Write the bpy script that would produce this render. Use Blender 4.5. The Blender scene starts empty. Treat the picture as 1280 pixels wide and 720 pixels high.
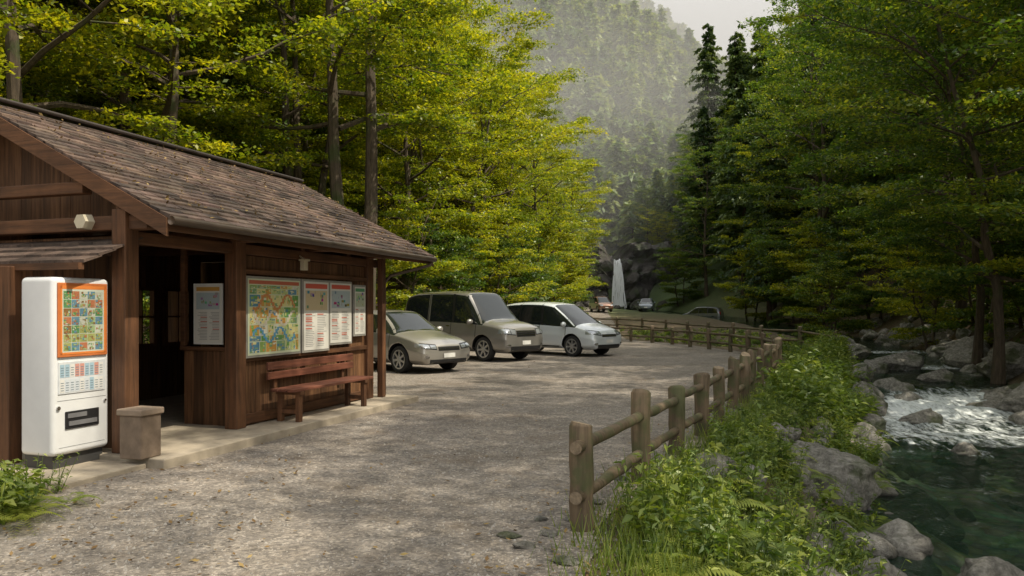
import bpy, bmesh, math, random
import numpy as np
from mathutils import Vector, Matrix, noise
from mathutils.bvhtree import BVHTree
rng=np.random.default_rng(7); random.seed(7)
SC=bpy.context.scene
COL=SC.collection
def link(o): COL.objects.link(o); return o
def empty(name,loc=(0,0,0),rz=0):
    o=bpy.data.objects.new(name,None); o.location=loc; o.rotation_euler=(0,0,rz); return link(o)
# ---------------------------------------------------------------- materials
def newmat(name):
    m=bpy.data.materials.new(name); m.use_nodes=True
    nt=m.node_tree; nt.nodes.clear()
    out=nt.nodes.new('ShaderNodeOutputMaterial')
    return m,nt,out
def N(nt,t,**k):
    n=nt.nodes.new(t)
    for a,b in k.items(): setattr(n,a,b)
    return n
def ramp(nt,stops,fac=None):
    r=nt.nodes.new('ShaderNodeValToRGB'); cr=r.color_ramp
    while len(cr.elements)<len(stops): cr.elements.new(.5)
    for e,(p,c) in zip(cr.elements,stops): e.position=p; e.color=(*c,1) if len(c)==3 else c
    if fac is not None: nt.links.new(fac,r.inputs[0])
    return r
def coords(nt,scale=(1,1,1),kind='Object'):
    tc=N(nt,'ShaderNodeTexCoord'); mp=N(nt,'ShaderNodeMapping'); mp.inputs['Scale'].default_value=scale
    nt.links.new(tc.outputs[kind],mp.inputs[0]); return mp.outputs[0]
def noisen(nt,vec,scale,detail=6,rough=.6):
    n=N(nt,'ShaderNodeTexNoise'); n.inputs['Scale'].default_value=scale; n.inputs['Detail'].default_value=detail; n.inputs['Roughness'].default_value=rough
    nt.links.new(vec,n.inputs['Vector']); return n.outputs[0]
def mixc(nt,a,b,f,mode='MIX'):
    m=N(nt,'ShaderNodeMix',data_type='RGBA',blend_type=mode)
    for s,v in ((6,a),(7,b),(0,f)):
        if hasattr(v,'links'): nt.links.new(v,m.inputs[s])
        else: m.inputs[s].default_value=v if s==0 else ((*v,1) if len(v)==3 else v)
    return m.outputs[2]
def math_(nt,op,a,b=None,c=None,clamp=False):
    m=N(nt,'ShaderNodeMath',operation=op); m.use_clamp=clamp
    for i,v in enumerate((a,b,c)):
        if v is None: continue
        if hasattr(v,'links'): nt.links.new(v,m.inputs[i])
        else: m.inputs[i].default_value=v
    return m.outputs[0]
def bump(nt,h,strength=.5,dist=.01):
    b=N(nt,'ShaderNodeBump'); b.inputs['Strength'].default_value=strength; b.inputs['Distance'].default_value=dist
    nt.links.new(h,b.inputs['Height']); return b.outputs[0]
def princ(nt,out,color=None,rough=.6,metal=0,normal=None,spec=None,coat=0):
    p=N(nt,'ShaderNodeBsdfPrincipled')
    if color is not None:
        if hasattr(color,'links'): nt.links.new(color,p.inputs['Base Color'])
        else: p.inputs['Base Color'].default_value=(*color,1)
    if hasattr(rough,'links'): nt.links.new(rough,p.inputs['Roughness'])
    else: p.inputs['Roughness'].default_value=rough
    p.inputs['Metallic'].default_value=metal
    if spec is not None: p.inputs['Specular IOR Level'].default_value=spec
    p.inputs['Coat Weight'].default_value=coat
    if normal is not None: nt.links.new(normal,p.inputs['Normal'])
    nt.links.new(p.outputs[0],out.inputs[0]); return p
def simple(name,color,rough=.5,metal=0,var=.12,scale=8,coat=0,bumps=0):
    m,nt,out=newmat(name); v=coords(nt)
    n=noisen(nt,v,scale)
    c=ramp(nt,[(.3,tuple(x*(1-var) for x in color)),(.7,tuple(min(1,x*(1+var)) for x in color))],n)
    nm=bump(nt,noisen(nt,v,scale*12),bumps,.005) if bumps else None
    princ(nt,out,c.outputs[0],rough,metal,nm,coat=coat); return m
def wood(name,axis,base,dark=.45,rough=.65,mossy=0):
    m,nt,out=newmat(name); s=[26,26,26]; s[axis]=1.6
    v=coords(nt,tuple(s)); n1=noisen(nt,v,1.0,8,.65); v2=coords(nt); n2=noisen(nt,v2,1.3,4)
    c=ramp(nt,[(.28,tuple(x*dark for x in base)),(.5,base),(.75,tuple(min(1,x*1.55) for x in base))],n1).outputs[0]
    c=mixc(nt,c,ramp(nt,[(.35,(.45,.42,.4)),(.65,(1.15,1.1,1.05))],n2).outputs[0],.85,'MULTIPLY')
    if mossy: c=mixc(nt,c,(.085,.10,.04),math_(nt,'MULTIPLY',ramp(nt,[(.46,(0,0,0)),(.62,(1,1,1))],noisen(nt,v2,5)).outputs[0],mossy))
    princ(nt,out,c,rough,0,bump(nt,n1,.5,.006)); return m
def leafmat(name,dark,mid,light,trans=.45,tcol=None,objvar=.25):
    m,nt,out=newmat(name)
    a=N(nt,'ShaderNodeAttribute',attribute_name='Col'); sp=N(nt,'ShaderNodeSeparateColor'); nt.links.new(a.outputs[0],sp.inputs[0])
    oi=N(nt,'ShaderNodeObjectInfo')
    f=math_(nt,'ADD',sp.outputs[0],math_(nt,'MULTIPLY',math_(nt,'SUBTRACT',oi.outputs['Random'],.5),objvar),clamp=True)
    c=ramp(nt,[(0,dark),(.5,mid),(1,light)],f).outputs[0]
    d=N(nt,'ShaderNodeBsdfDiffuse'); t=N(nt,'ShaderNodeBsdfTranslucent'); g=N(nt,'ShaderNodeBsdfGlossy'); g.inputs['Roughness'].default_value=.45
    g.inputs[0].default_value=(.8,.85,.8,1)
    nt.links.new(c,d.inputs[0])
    tc=mixc(nt,c,tcol or (1.72,1.66,.5),1.0,'MULTIPLY'); nt.links.new(tc,t.inputs[0])
    m1=N(nt,'ShaderNodeMixShader'); m1.inputs[0].default_value=trans; nt.links.new(d.outputs[0],m1.inputs[1]); nt.links.new(t.outputs[0],m1.inputs[2])
    m2=N(nt,'ShaderNodeMixShader'); m2.inputs[0].default_value=.04; nt.links.new(m1.outputs[0],m2.inputs[1]); nt.links.new(g.outputs[0],m2.inputs[2])
    nt.links.new(m2.outputs[0],out.inputs[0]); return m
def bark(name,base):
    m,nt,out=newmat(name); v=coords(nt,(9,9,1.6)); n=noisen(nt,v,1.5,8,.7); v2=coords(nt)
    c=ramp(nt,[(.3,tuple(x*.35 for x in base)),(.6,base),(.8,tuple(x*1.6 for x in base))],n).outputs[0]
    c=mixc(nt,c,(.05,.065,.02),ramp(nt,[(.52,(0,0,0)),(.65,(1,1,1))],noisen(nt,v2,1.2)).outputs[0])
    princ(nt,out,c,.9,0,bump(nt,n,.9,.03)); return m
M_bark=bark('bark',(.10,.075,.05)); M_barkd=bark('bark_cedar',(.08,.05,.035))
M_leafY=leafmat('leaf_yellowgreen',(.055,.11,.012),(.21,.255,.018),(.50,.46,.028),.5)
M_leafG=leafmat('leaf_green',(.03,.07,.018),(.09,.155,.028),(.30,.32,.035),.48,(1.65,1.6,.5))
M_leafC=leafmat('needles',(.028,.06,.024),(.065,.11,.034),(.14,.18,.05),.28)
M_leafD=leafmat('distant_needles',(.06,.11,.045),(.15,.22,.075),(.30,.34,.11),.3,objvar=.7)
M_plant=leafmat('weed_leaves',(.06,.11,.02),(.17,.24,.04),(.36,.40,.08),.4,(1.35,1.4,.55),0)
M_fern=leafmat('fern_leaves',(.06,.10,.02),(.19,.25,.035),(.38,.39,.07),.45,(1.4,1.4,.5),0)
M_dead=leafmat('fallen_leaves',(.10,.055,.02),(.2,.12,.045),(.33,.24,.09),.1,(1,1,1),0)
# ---------------------------------------------------------------- mesh builder
class MB:
    def __init__(s): s.v=[];s.f=[];s.m=[];s.c=[];s.n=0
    def add(s,verts,faces,mat=0,col=(.5,.5,.5)):
        verts=np.asarray(verts,dtype=float).reshape(-1,3); b=s.n
        s.v.append(verts); s.n+=len(verts)
        fl=[tuple(int(i)+b for i in f) for f in faces] if not isinstance(faces,np.ndarray) else (faces+b).tolist()
        s.f+=fl; k=len(fl)
        s.m+=([mat]*k) if np.isscalar(mat) else list(mat)
        col=np.asarray(col,dtype=float)
        if col.ndim==1: col=np.tile(col,(k,1))
        s.c.append(col)
    def box(s,x0,x1,y0,y1,z0,z1,mat=0,col=(.5,.5,.5),M=None):
        v=np.array([(x,y,z) for x in (x0,x1) for y in (y0,y1) for z in (z0,z1)],float)
        if M is not None: v=np.array([list(M@Vector(p)) for p in v])
        s.add(v,[(0,1,3,2),(4,6,7,5),(0,4,5,1),(2,3,7,6),(0,2,6,4),(1,5,7,3)],mat,col)
    def tube(s,pts,rad,sides=6,mat=0,cap=True,col=(.5,.5,.5),capmat=None):
        pts=np.asarray(pts,float); k=len(pts); rad=np.broadcast_to(np.asarray(rad,float),(k,))
        t=np.gradient(pts,axis=0); t/=np.linalg.norm(t,axis=1)[:,None]+1e-9
        ref=np.array([0,0,1.]) if abs(t[:,2]).mean()<.7 else np.array([1.,0,0])
        a=np.cross(t,ref); a/=np.linalg.norm(a,axis=1)[:,None]+1e-9; b=np.cross(t,a)
        th=np.linspace(0,2*np.pi,sides,endpoint=False)
        V=pts[:,None,:]+rad[:,None,None]*(np.cos(th)[None,:,None]*a[:,None,:]+np.sin(th)[None,:,None]*b[:,None,:])
        F=[]
        for i in range(k-1):
            for j in range(sides):
                j2=(j+1)%sides; F.append((i*sides+j,i*sides+j2,(i+1)*sides+j2,(i+1)*sides+j))
        s.add(V.reshape(-1,3),F,mat,col)
        if cap:
            e=s.n-k*sides
            for ring in (range(sides),range((k-1)*sides,k*sides)):
                s.f.append(tuple(e+i for i in ring)); s.m.append(mat if capmat is None else capmat); s.c.append(np.array([col],float))
    def quads(s,P,mat,col):
        n=len(P); s.add(P.reshape(-1,3),np.arange(n*4).reshape(n,4),mat,col)
    def obj(s,name,mats,smooth=False,parent=None,bevel=0,linkit=True):
        me=bpy.data.meshes.new(name); me.from_pydata(np.concatenate(s.v).tolist(),[],s.f)
        for m in mats: me.materials.append(m)
        me.polygons.foreach_set('material_index',np.array(s.m,dtype=np.int32))
        cols=np.concatenate(s.c); lt=np.array([len(f) for f in s.f])
        ca=me.color_attributes.new('Col','FLOAT_COLOR','CORNER')
        cc=np.repeat(cols,lt,axis=0); cc=np.hstack([cc,np.ones((len(cc),1))]); ca.data.foreach_set('color',cc.ravel().astype(np.float32))
        if smooth: me.polygons.foreach_set('use_smooth',np.ones(len(s.f),dtype=bool))
        me.update()
        if not linkit: return me
        o=bpy.data.objects.new(name,me); link(o)
        if parent: o.parent=parent
        if bevel:
            b=o.modifiers.new('bev','BEVEL'); b.width=bevel; b.segments=2; b.limit_method='ANGLE'
        return o
def leafquads(C,size,tilt,r,aspect=.55):
    n=len(C); nn=r.normal(size=(n,3))*tilt; nn[:,2]+=1
    nn/=np.linalg.norm(nn,axis=1)[:,None]
    t=r.normal(size=(n,3)); t-=nn*(t*nn).sum(1)[:,None]; t/=np.linalg.norm(t,axis=1)[:,None]+1e-9
    b=np.cross(nn,t); s=np.broadcast_to(size,(n,))[:,None]
    return np.stack([C-t*s*.5,C+b*s*aspect*.5,C+t*s*.5,C-b*s*aspect*.5],axis=1)
def ss(a,b,x):
    t=np.clip((x-a)/(b-a),0,1); return t*t*(3-2*t)
# ---------------------------------------------------------------- terrain functions
def I(x,tab): return np.interp(x,[a for a,_ in tab],[b for _,b in tab])
T_XL=[(-40,-12),(12,-10.5),(20,-8.5),(25,-5.8),(30,-4.6),(40,-1.5),(60,3),(80,6),(100,8),(130,10)]
T_E=[(-40,1.2),(0,.9),(4,.62),(5.1,.68),(7.7,1.85),(10.9,3.35),(17.7,6.5),(22,8.8),(26,10.7),(40,13),(55,16),(75,18),(95,11),(130,11)]
T_L=[(-40,2.6),(0,2.3),(6.5,3.1),(10,4.9),(17,7.9),(27,11.8),(39,15.5),(55,18),(75,20),(95,13),(130,13)]
T_R=[(-40,8),(0,7.6),(6.5,8.2),(15,10.6),(22,13.5),(30,16.6),(39,19),(55,21.5),(75,23.5),(95,17),(130,17)]
T_W=[(-40,-.9),(15,-.85),(16,-.8),(18.5,-.45),(40,-.25),(75,.4),(98,1.3),(130,1.3)]
def terr(x,y):
    x=np.asarray(x,float); y=np.asarray(y,float)
    E=I(y,T_E);L=I(y,T_L);R=I(y,T_R);W=I(y,T_W);XL=I(y,T_XL)
    base=I(y,[(-40,0),(40,0),(75,.7),(100,1.7),(130,2)])
    z=base.copy()-.012
    bank=ss(E,L+.1,x); z=z*(1-bank)+(W-.06)*bank
    nb=.10*np.sin(x*2.3+y*1.1)*np.sin(y*1.9-x*.7)+.05*np.sin(x*5.1+1.3)*np.sin(y*4.3)
    z+=nb*ss(E-.2,E+.9,x)
    t=np.clip((x-L)/(R-L),0,1); z-= (.62*np.sqrt(np.clip(np.sin(np.pi*t),0,1)))*(x>L)*(x<R)
    u=x-R; z=np.where(u>0, W-.06+.8*ss(0,1.6,u)+np.clip(u-1.2,0,None)*.62+nb*1.5+.35*np.sin(x*.9+y*.6)*np.sin(y*.8)*ss(1,4,u), z)
    l=XL-x; z+= np.where(l>0, np.clip(l-1,0,None)*.5*1.0+.3*ss(0,3,l)*np.sin(x*.8)*np.sin(y*.7),0)
    cl=ss(101,104.5,y)*5.2+np.clip(y-104,0,None)*.12
    z+=cl
    fx=np.clip(1-np.clip(x-34,0,None)*.0072,.2,1)
    yy=np.clip(y,None,300)
    hill=6+np.clip(yy-112,0,None)*.63*fx+6*np.sin(x*.045+1)*ss(120,200,y)+4*np.sin(y*.07+x*.03)*ss(120,160,y)
    z=np.where(y>112,np.maximum(z*.8,hill),z)
    return z
# ---------------------------------------------------------------- ground sheet
def axis(lo,hi,dlo,dhi,step,grow):
    a=[dlo]
    while a[-1]<dhi: a.append(a[-1]+step)
    s=step
    while a[-1]<hi: s*=grow; a.append(a[-1]+min(s,14))
    s=step; b=[]; x=dlo
    while x>lo: s*=grow; x-=min(s,14); b.append(x)
    return np.array(b[::-1]+a)
xs=axis(-420,520,-7,22,.28,1.09); ys=axis(-60,520,-1,34,.28,1.05)
X,Y=np.meshgrid(xs,ys); Z=terr(X,Y)
mb=MB(); nx=len(xs); ny=len(ys)
idx=np.arange(nx*ny).reshape(ny,nx)
mb.add(np.stack([X,Y,Z],-1).reshape(-1,3),np.stack([idx[:-1,:-1],idx[:-1,1:],idx[1:,1:],idx[1:,:-1]],-1).reshape(-1,4))
m,nt,out=newmat('forest_floor')
v=coords(nt); sx=N(nt,'ShaderNodeSeparateXYZ'); nt.links.new(v,sx.inputs[0])
n1=noisen(nt,v,1.1,8,.65); n2=noisen(nt,v,14,6,.7); vo=N(nt,'ShaderNodeTexVoronoi'); vo.inputs['Scale'].default_value=5; nt.links.new(v,vo.inputs['Vector'])
soil=ramp(nt,[(.3,(.06,.042,.025)),(.5,(.13,.098,.064)),(.7,(.08,.095,.032))],n1).outputs[0]
soil=mixc(nt,soil,ramp(nt,[(.35,(.5,.5,.5)),(.7,(1.5,1.4,1.2))],n2).outputs[0],.9,'MULTIPLY')
peb=mixc(nt,ramp(nt,[(.1,(.38,.32,.22)),(.6,(.19,.165,.11)),(.9,(.07,.07,.055))],vo.outputs['Distance']).outputs[0],vo.outputs['Color'],.12)
low=ramp(nt,[(0,(1,1,1)),(1,(0,0,0))],math_(nt,'ADD',math_(nt,'MULTIPLY',sx.outputs[2],1.8),1.6)).outputs[0]
c=mixc(nt,soil,peb,low)
far=math_(nt,'MULTIPLY',math_(nt,'SUBTRACT',sx.outputs[1],60),.03,clamp=True)
c=mixc(nt,c,mixc(nt,(.05,.08,.03),(.10,.14,.05),n1),far)
princ(nt,out,c,.95,0,bump(nt,n2,.8,.04)); M_floor=m
ground=mb.obj('ground',[m],smooth=True)
# ---------------------------------------------------------------- gravel road / car park
def fnoise(x,y,s=1.): return noise.noise(Vector((x*s,y*s,3.3)))
m,nt,out=newmat('gravel'); v=coords(nt)
vo=N(nt,'ShaderNodeTexVoronoi'); vo.inputs['Scale'].default_value=55; nt.links.new(v,vo.inputs['Vector'])
vo2=N(nt,'ShaderNodeTexVoronoi'); vo2.inputs['Scale'].default_value=24; nt.links.new(v,vo2.inputs['Vector'])
sc_=N(nt,'ShaderNodeSeparateColor'); nt.links.new(vo.outputs['Color'],sc_.inputs[0])
sc2=N(nt,'ShaderNodeSeparateColor'); nt.links.new(vo2.outputs['Color'],sc2.inputs[0])
g=ramp(nt,[(0,(.11,.105,.10)),(.5,(.2,.19,.18)),(.85,(.30,.28,.255)),(1,(.48,.45,.41))],sc_.outputs[0]).outputs[0]
g=mixc(nt,g,ramp(nt,[(0,(.12,.115,.11)),(1,(.35,.325,.30))],sc2.outputs[0]).outputs[0],.35)
n1=noisen(nt,v,.55,6,.6); n2=noisen(nt,v,4,6,.65); n3=noisen(nt,v,160,3,.6)
g=mixc(nt,g,ramp(nt,[(.3,(.76,.70,.63)),(.5,(1.05,1.0,.94)),(.7,(1.25,1.18,1.1))],n1).outputs[0],1.0,'MULTIPLY')
g=mixc(nt,g,ramp(nt,[(.3,(.75,.72,.68)),(.7,(1.15,1.15,1.15))],n2).outputs[0],1.0,'MULTIPLY')
g=mixc(nt,g,(.14,.10,.065),ramp(nt,[(.54,(0,0,0)),(.72,(.7,.7,.7))],noisen(nt,v,.9,7,.7)).outputs[0])
h=math_(nt,'ADD',math_(nt,'MULTIPLY',vo.outputs['Distance'],-1.),math_(nt,'MULTIPLY',n3,.5))
princ(nt,out,g,.92,0,bump(nt,h,.75,.012)); M_gravel=m
mb=MB(); yy=np.concatenate([np.arange(-12,36,.25),np.arange(36,97,1.)])
F=[];V=[];K=60
for i,y in enumerate(yy):
    xl=float(I(y,T_XL))+.2+.5*fnoise(0,y,.7)
    xr=float(I(y,T_E))-.12+.28*fnoise(5,y,1.9)+.12*fnoise(9,y,6)
    if y>17.5: xr=min(xr, float(np.interp(y,[17.5,22,26,30,33,35,37,97],[6.6,7.6,7.6,7,6,5.2,5.5,12]))+.15*fnoise(1,y,2))
    for k in range(K+1):
        x=xl+(xr-xl)*k/K
        z=float(I(y,[(-40,0),(40,0),(75,.7),(100,1.7)]))+.006
        V.append((x,y,z+.006*fnoise(x,y,.8)))
for i in range(len(yy)-1):
    for k in range(K): a=i*(K+1)+k; F.append((a,a+1,a+K+2,a+K+1))
mb.add(V,F); mb.obj('gravel_road',[M_gravel],smooth=True)
mb=MB(); n=26000
py=2.6+9*rng.random(n)**1.3; px=(rng.random(n)*1.5-.72)*py-.3
ok=(px<I(py,T_E)+.25)&(px>-3.6+.34*(py-7.2)+.75-.2*(py<6)); ok|=(py<6)&(px<.7); px=px[ok];py=py[ok];n=len(px)
s=.004+.011*rng.random(n)**2.4; a=rng.random(n)*6.28
V=np.zeros((n,5,3))
for k in range(4):
    th=a+k*np.pi/2; rr=s*(.7+.6*rng.random(n)); V[:,k,0]=px+np.cos(th)*rr; V[:,k,1]=py+np.sin(th)*rr; V[:,k,2]=.003
V[:,4]=np.stack([px+s*.2,py,.006+s*.9],-1)
b=np.arange(n)[:,None]*5; Fq=np.concatenate([b+np.array([k,(k+1)%4,4]) for k in range(4)])
cc=np.tile((.5+.5*rng.random((n,1)))*np.array([[.42,.395,.36]]),(4,1))
m,nt,out=newmat('loose_stone'); at=N(nt,'ShaderNodeAttribute',attribute_name='Col'); princ(nt,out,at.outputs[0],.9); M_col=m
mb.add(V.reshape(-1,3),Fq,0,cc); mb.obj('loose_gravel',[m])
mb=MB(); n=6500; py=3+rng.random(n)**1.5*25; px=(rng.random(n)*1.5-.75)*py
left=np.abs(px-I(py,T_E))<.9; keep=(rng.random(n)<.16)|left|((px<-1.5)&(py<7.5)&(rng.random(n)<.9)); keep&=px<I(py,T_E)+.2
px=px[keep];py=py[keep];n=len(px)
mb.quads(leafquads(np.stack([px,py,np.full(n,.018)+.008*rng.random(n)],-1),.025+.035*rng.random(n),.25,rng,.5),0,rng.random((n,1))*np.ones((1,3)))
mb.obj('fallen_leaves',[M_dead])
# ---------------------------------------------------------------- water
m,nt,out=newmat('river_water'); v=coords(nt)
vs=coords(nt,(1.4,.8,1)); w1=noisen(nt,vs,2.6,5,.55); w2=noisen(nt,vs,9,4,.6)
hh=math_(nt,'ADD',w1,math_(nt,'MULTIPLY',w2,.35))
nm=bump(nt,hh,.55,.09)
gl=N(nt,'ShaderNodeBsdfGlossy'); gl.inputs['Roughness'].default_value=.05; nt.links.new(nm,gl.inputs['Normal'])
tr=N(nt,'ShaderNodeBsdfTransparent'); tr.inputs[0].default_value=(.60,.76,.62,1)
df=N(nt,'ShaderNodeBsdfDiffuse'); df.inputs[0].default_value=(.026,.062,.045,1)
mA=N(nt,'ShaderNodeMixShader'); mA.inputs[0].default_value=.36; nt.links.new(tr.outputs[0],mA.inputs[1]); nt.links.new(df.outputs[0],mA.inputs[2])
fr=N(nt,'ShaderNodeFresnel'); fr.inputs[0].default_value=1.33; nt.links.new(nm,fr.inputs['Normal'])
mB=N(nt,'ShaderNodeMixShader'); nt.links.new(fr.outputs[0],mB.inputs[0]); nt.links.new(mA.outputs[0],mB.inputs[1]); nt.links.new(gl.outputs[0],mB.inputs[2])
fo=N(nt,'ShaderNodeBsdfDiffuse'); fo.inputs[0].default_value=(.74,.79,.80,1)
at=N(nt,'ShaderNodeAttribute',attribute_name='Col'); sp=N(nt,'ShaderNodeSeparateColor'); nt.links.new(at.outputs[0],sp.inputs[0])
fn=noisen(nt,coords(nt,(4.0,1.3,1)),2.0,10,.75)
fm=ramp(nt,[(.0,(0,0,0)),(.22,(1,1,1))],math_(nt,'SUBTRACT',math_(nt,'ADD',fn,sp.outputs[0]),.94)).outputs[0]
mC=N(nt,'ShaderNodeMixShader'); nt.links.new(fm,mC.inputs[0]); nt.links.new(mB.outputs[0],mC.inputs[1]); nt.links.new(fo.outputs[0],mC.inputs[2])
nt.links.new(mC.outputs[0],out.inputs[0]); M_water=m
BL=[(3.75,9.2,-.62,(.62,.8,.52),.4,0),(2.95,6.15,-.82,(.30,.30,.27),1.,1),(4.05,6.3,-.92,(.52,.34,.30),.3,2),(3.05,10.9,-.35,(.35,.6,.4),.9,3),(4.15,12.6,-.45,(.5,.6,.4),2,1),(5.5,6.9,-1.05,(.5,.4,.25),2.2,3),
(11.6,16.4,-.5,(1.1,.8,.5),.2,0),(13.6,20.5,-.2,(1.2,.9,.65),.6,2),(12.0,23.5,-.25,(.9,.7,.4),.1,1),(14.6,24.,-.2,(1.1,.9,.5),1.3,3),(10.7,22.5,-.35,(.6,.5,.33),.9,0),(16.4,27.5,-.1,(1.2,1.,.6),.2,1),(12.3,28.,-.3,(.9,.8,.4),1.9,2),(13.7,32.,-.2,(1.,.9,.5),1.2,3),
(10.0,12.0,-.65,(.7,.8,.5),1.2,1),(10.9,14.2,-.5,(.8,.8,.65),.2,3),(8.2,17.6,-.6,(.6,.4,.33),.7,2),(9.4,18.4,-.55,(.5,.4,.3),1.7,0),(8.3,15.4,-.85,(.5,.4,.3),.3,1),(7.4,12.4,-.95,(.35,.3,.22),.9,2),(9.6,9.6,-.7,(.7,.6,.5),.9,0),(8.9,7.4,-.75,(.7,.5,.4),2.1,3),(11.2,20.,-.4,(.5,.4,.3),.1,1),(6.7,14.4,-.8,(.4,.4,.28),.1,3)]
mb=MB(); yy=np.concatenate([np.arange(-12,32,.16),np.arange(32,98,1.)]); K=70; V=[];Cc=[]
def foamf(x,y):
    f=.56*math.exp(-((y-(16.9+.12*(x-10)))/1.9)**2)
    f+=.40*math.exp(-((y-13.6)/1.7)**2)*ss(5.0,7.,x)
    f+=.46*math.exp(-((y-24)/1.4)**2)+.44*math.exp(-((y-31)/1.6)**2)+.08
    for (bx,by,bz,bs,br,bk) in BL:
        if abs(bx-x)<2 and abs(by-y)<2: f=max(f,.40*math.exp(-((x-bx)/(bs[0]+.2))**2-((y-by+.25)/(bs[1]+.25))**2)+.08)
    return float(f)
for y in yy:
    xl=float(I(y,T_L))-.7;xr=float(I(y,T_R))+.9
    for k in range(K+1):
        x=xl+(xr-xl)*k/K; f=foamf(x,y); z=float(I(y,T_W))+.14*min(f,.7)*fnoise(x,y*.7,2.3)+.02*fnoise(x,y,.9)+.07*f*fnoise(x,y,6)
        V.append((x,y,z)); Cc.append(f)
F=[];C4=[]
for i in range(len(yy)-1):
    for k in range(K):
        a=i*(K+1)+k; F.append((a,a+1,a+K+2,a+K+1)); C4.append([Cc[a]]*3)
mb.add(V,F,0,np.array(C4)); mb.obj('river_water',[M_water],smooth=True)
# ---------------------------------------------------------------- rocks
m,nt,out=newmat('river_rock'); v=coords(nt); n1=noisen(nt,v,3.5,8,.7); n2=noisen(nt,v,14,8,.75)
c=ramp(nt,[(.28,(.13,.125,.11)),(.45,(.28,.265,.235)),(.62,(.40,.38,.345)),(.8,(.52,.50,.46))],n1).outputs[0]
c=mixc(nt,c,ramp(nt,[(.3,(.35,.35,.33)),(.6,(1.15,1.15,1.15))],n2).outputs[0],.9,'MULTIPLY')
ge=N(nt,'ShaderNodeNewGeometry'); sz=N(nt,'ShaderNodeSeparateXYZ'); nt.links.new(ge.outputs['Position'],sz.inputs[0])
wet=math_(nt,'MULTIPLY',math_(nt,'ADD',sz.outputs[2],.76),-8,clamp=True)
c=mixc(nt,c,(.06,.055,.04),math_(nt,'MULTIPLY',wet,.8))
c=mixc(nt,c,(.06,.08,.022),ramp(nt,[(.52,(0,0,0)),(.62,(.8,.8,.8))],noisen(nt,v,1.9,6)).outputs[0])
princ(nt,out,c,.85,0,bump(nt,n2,1,.07)); M_rock=m
def rockverts(seed,sub=4,rough=.4):
    bm=bmesh.new(); bmesh.ops.create_icosphere(bm,subdivisions=sub,radius=1)
    o=Vector((seed*7.3,seed*3.1,seed))
    for vv in bm.verts:
        p=vv.co.copy(); d=1+rough*noise.fractal(p*1.1+o,1,2,4)
        d+=.10*noise.ridged_multi_fractal(p*2.1+o,1,2,4,1,2)-.1
        q=p*d
        for k in range(8):
            nn=Vector((math.sin(seed*3+k*2.1),math.cos(seed*1.7+k*1.3),math.sin(k*1.9+seed)*.8)).normalized()
            e=q.dot(nn)-.70
            if e>0: q-=nn*e*.85
        vv.co=q+p*.05*noise.noise(p*6+o)
    V=np.array([v.co[:] for v in bm.verts]); F=np.array([[v.index for v in f.verts] for f in bm.faces]); bm.free(); return V,F
RK=[rockverts(i+1,5 if i<4 else 3) for i in range(8)]
def rot(V,rz,sc): 
    V=V*np.array(sc); c,s=math.cos(rz),math.sin(rz); return V@np.array([[c,s,0],[-s,c,0],[0,0,1]])
def boulder(x,y,z,sc,rz,k):
    V,F=RK[k%4]; mb=MB(); mb.add(rot(V,rz,sc),F); o=mb.obj('boulder',[M_rock],smooth=True); o.location=(x,y,z); return o
for b_ in BL: boulder(*b_)
mb=MB()
def sr(x,y,s,zf=.1,k=None):
    V,F=RK[4+(k or rng.integers(4))%4]; V=rot(V,rng.random()*6.3,(s*(.8+.5*rng.random()),s*(.8+.5*rng.random()),s*(.5+.3*rng.random())))
    mb.add(V+np.array([x,y,float(terr(x,y))+s*zf]),F)
for i in range(150):
    y=5.5+rng.random()*40; x=float(I(y,T_R))+rng.normal()*1.0+.2; sr(x,y,.2+.5*rng.random()**2)
for i in range(120):
    y=5.5+rng.random()*34; x=float(I(y,T_L))+rng.normal()*.4+.1; sr(x,y,.12+.32*rng.random()**2)
for i in range(150):
    y=5+rng.random()*26; t=rng.random(); L=float(I(y,T_L));R=float(I(y,T_R)); x=L+(R-L)*t; sr(x,y,.1+.30*rng.random()**2)
for i in range(40):
    y=15.0+rng.random()*5; t=rng.random(); L=float(I(y,T_L));R=float(I(y,T_R)); x=L+(R-L)*t; sr(x,y,.25+.25*rng.random(),.6)
for i in range(60):
    y=5+rng.random()*10; t=rng.random(); L=float(I(y,T_L));E=float(I(y,T_E)); x=E+.3+(L-E)*t; sr(x,y,.06+.17*rng.random()**1.5,.35)
mb.obj('river_rocks',[M_rock],smooth=True)
mb=MB()
for (x,y) in [(.25,5.0),(.08,4.75),(.42,5.35),(.32,4.45),(.66,5.8),(.95,6.6),(-.02,4.95),(.2,5.35)]:
    V,F=RK[5+rng.integers(3)]; s=.04+.04*rng.random(); mb.add(rot(V,rng.random()*6,(s*1.3,s,s*.35))+np.array([x,y,.012]),F)
mb.obj('edging_stones',[M_rock],smooth=True)
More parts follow.
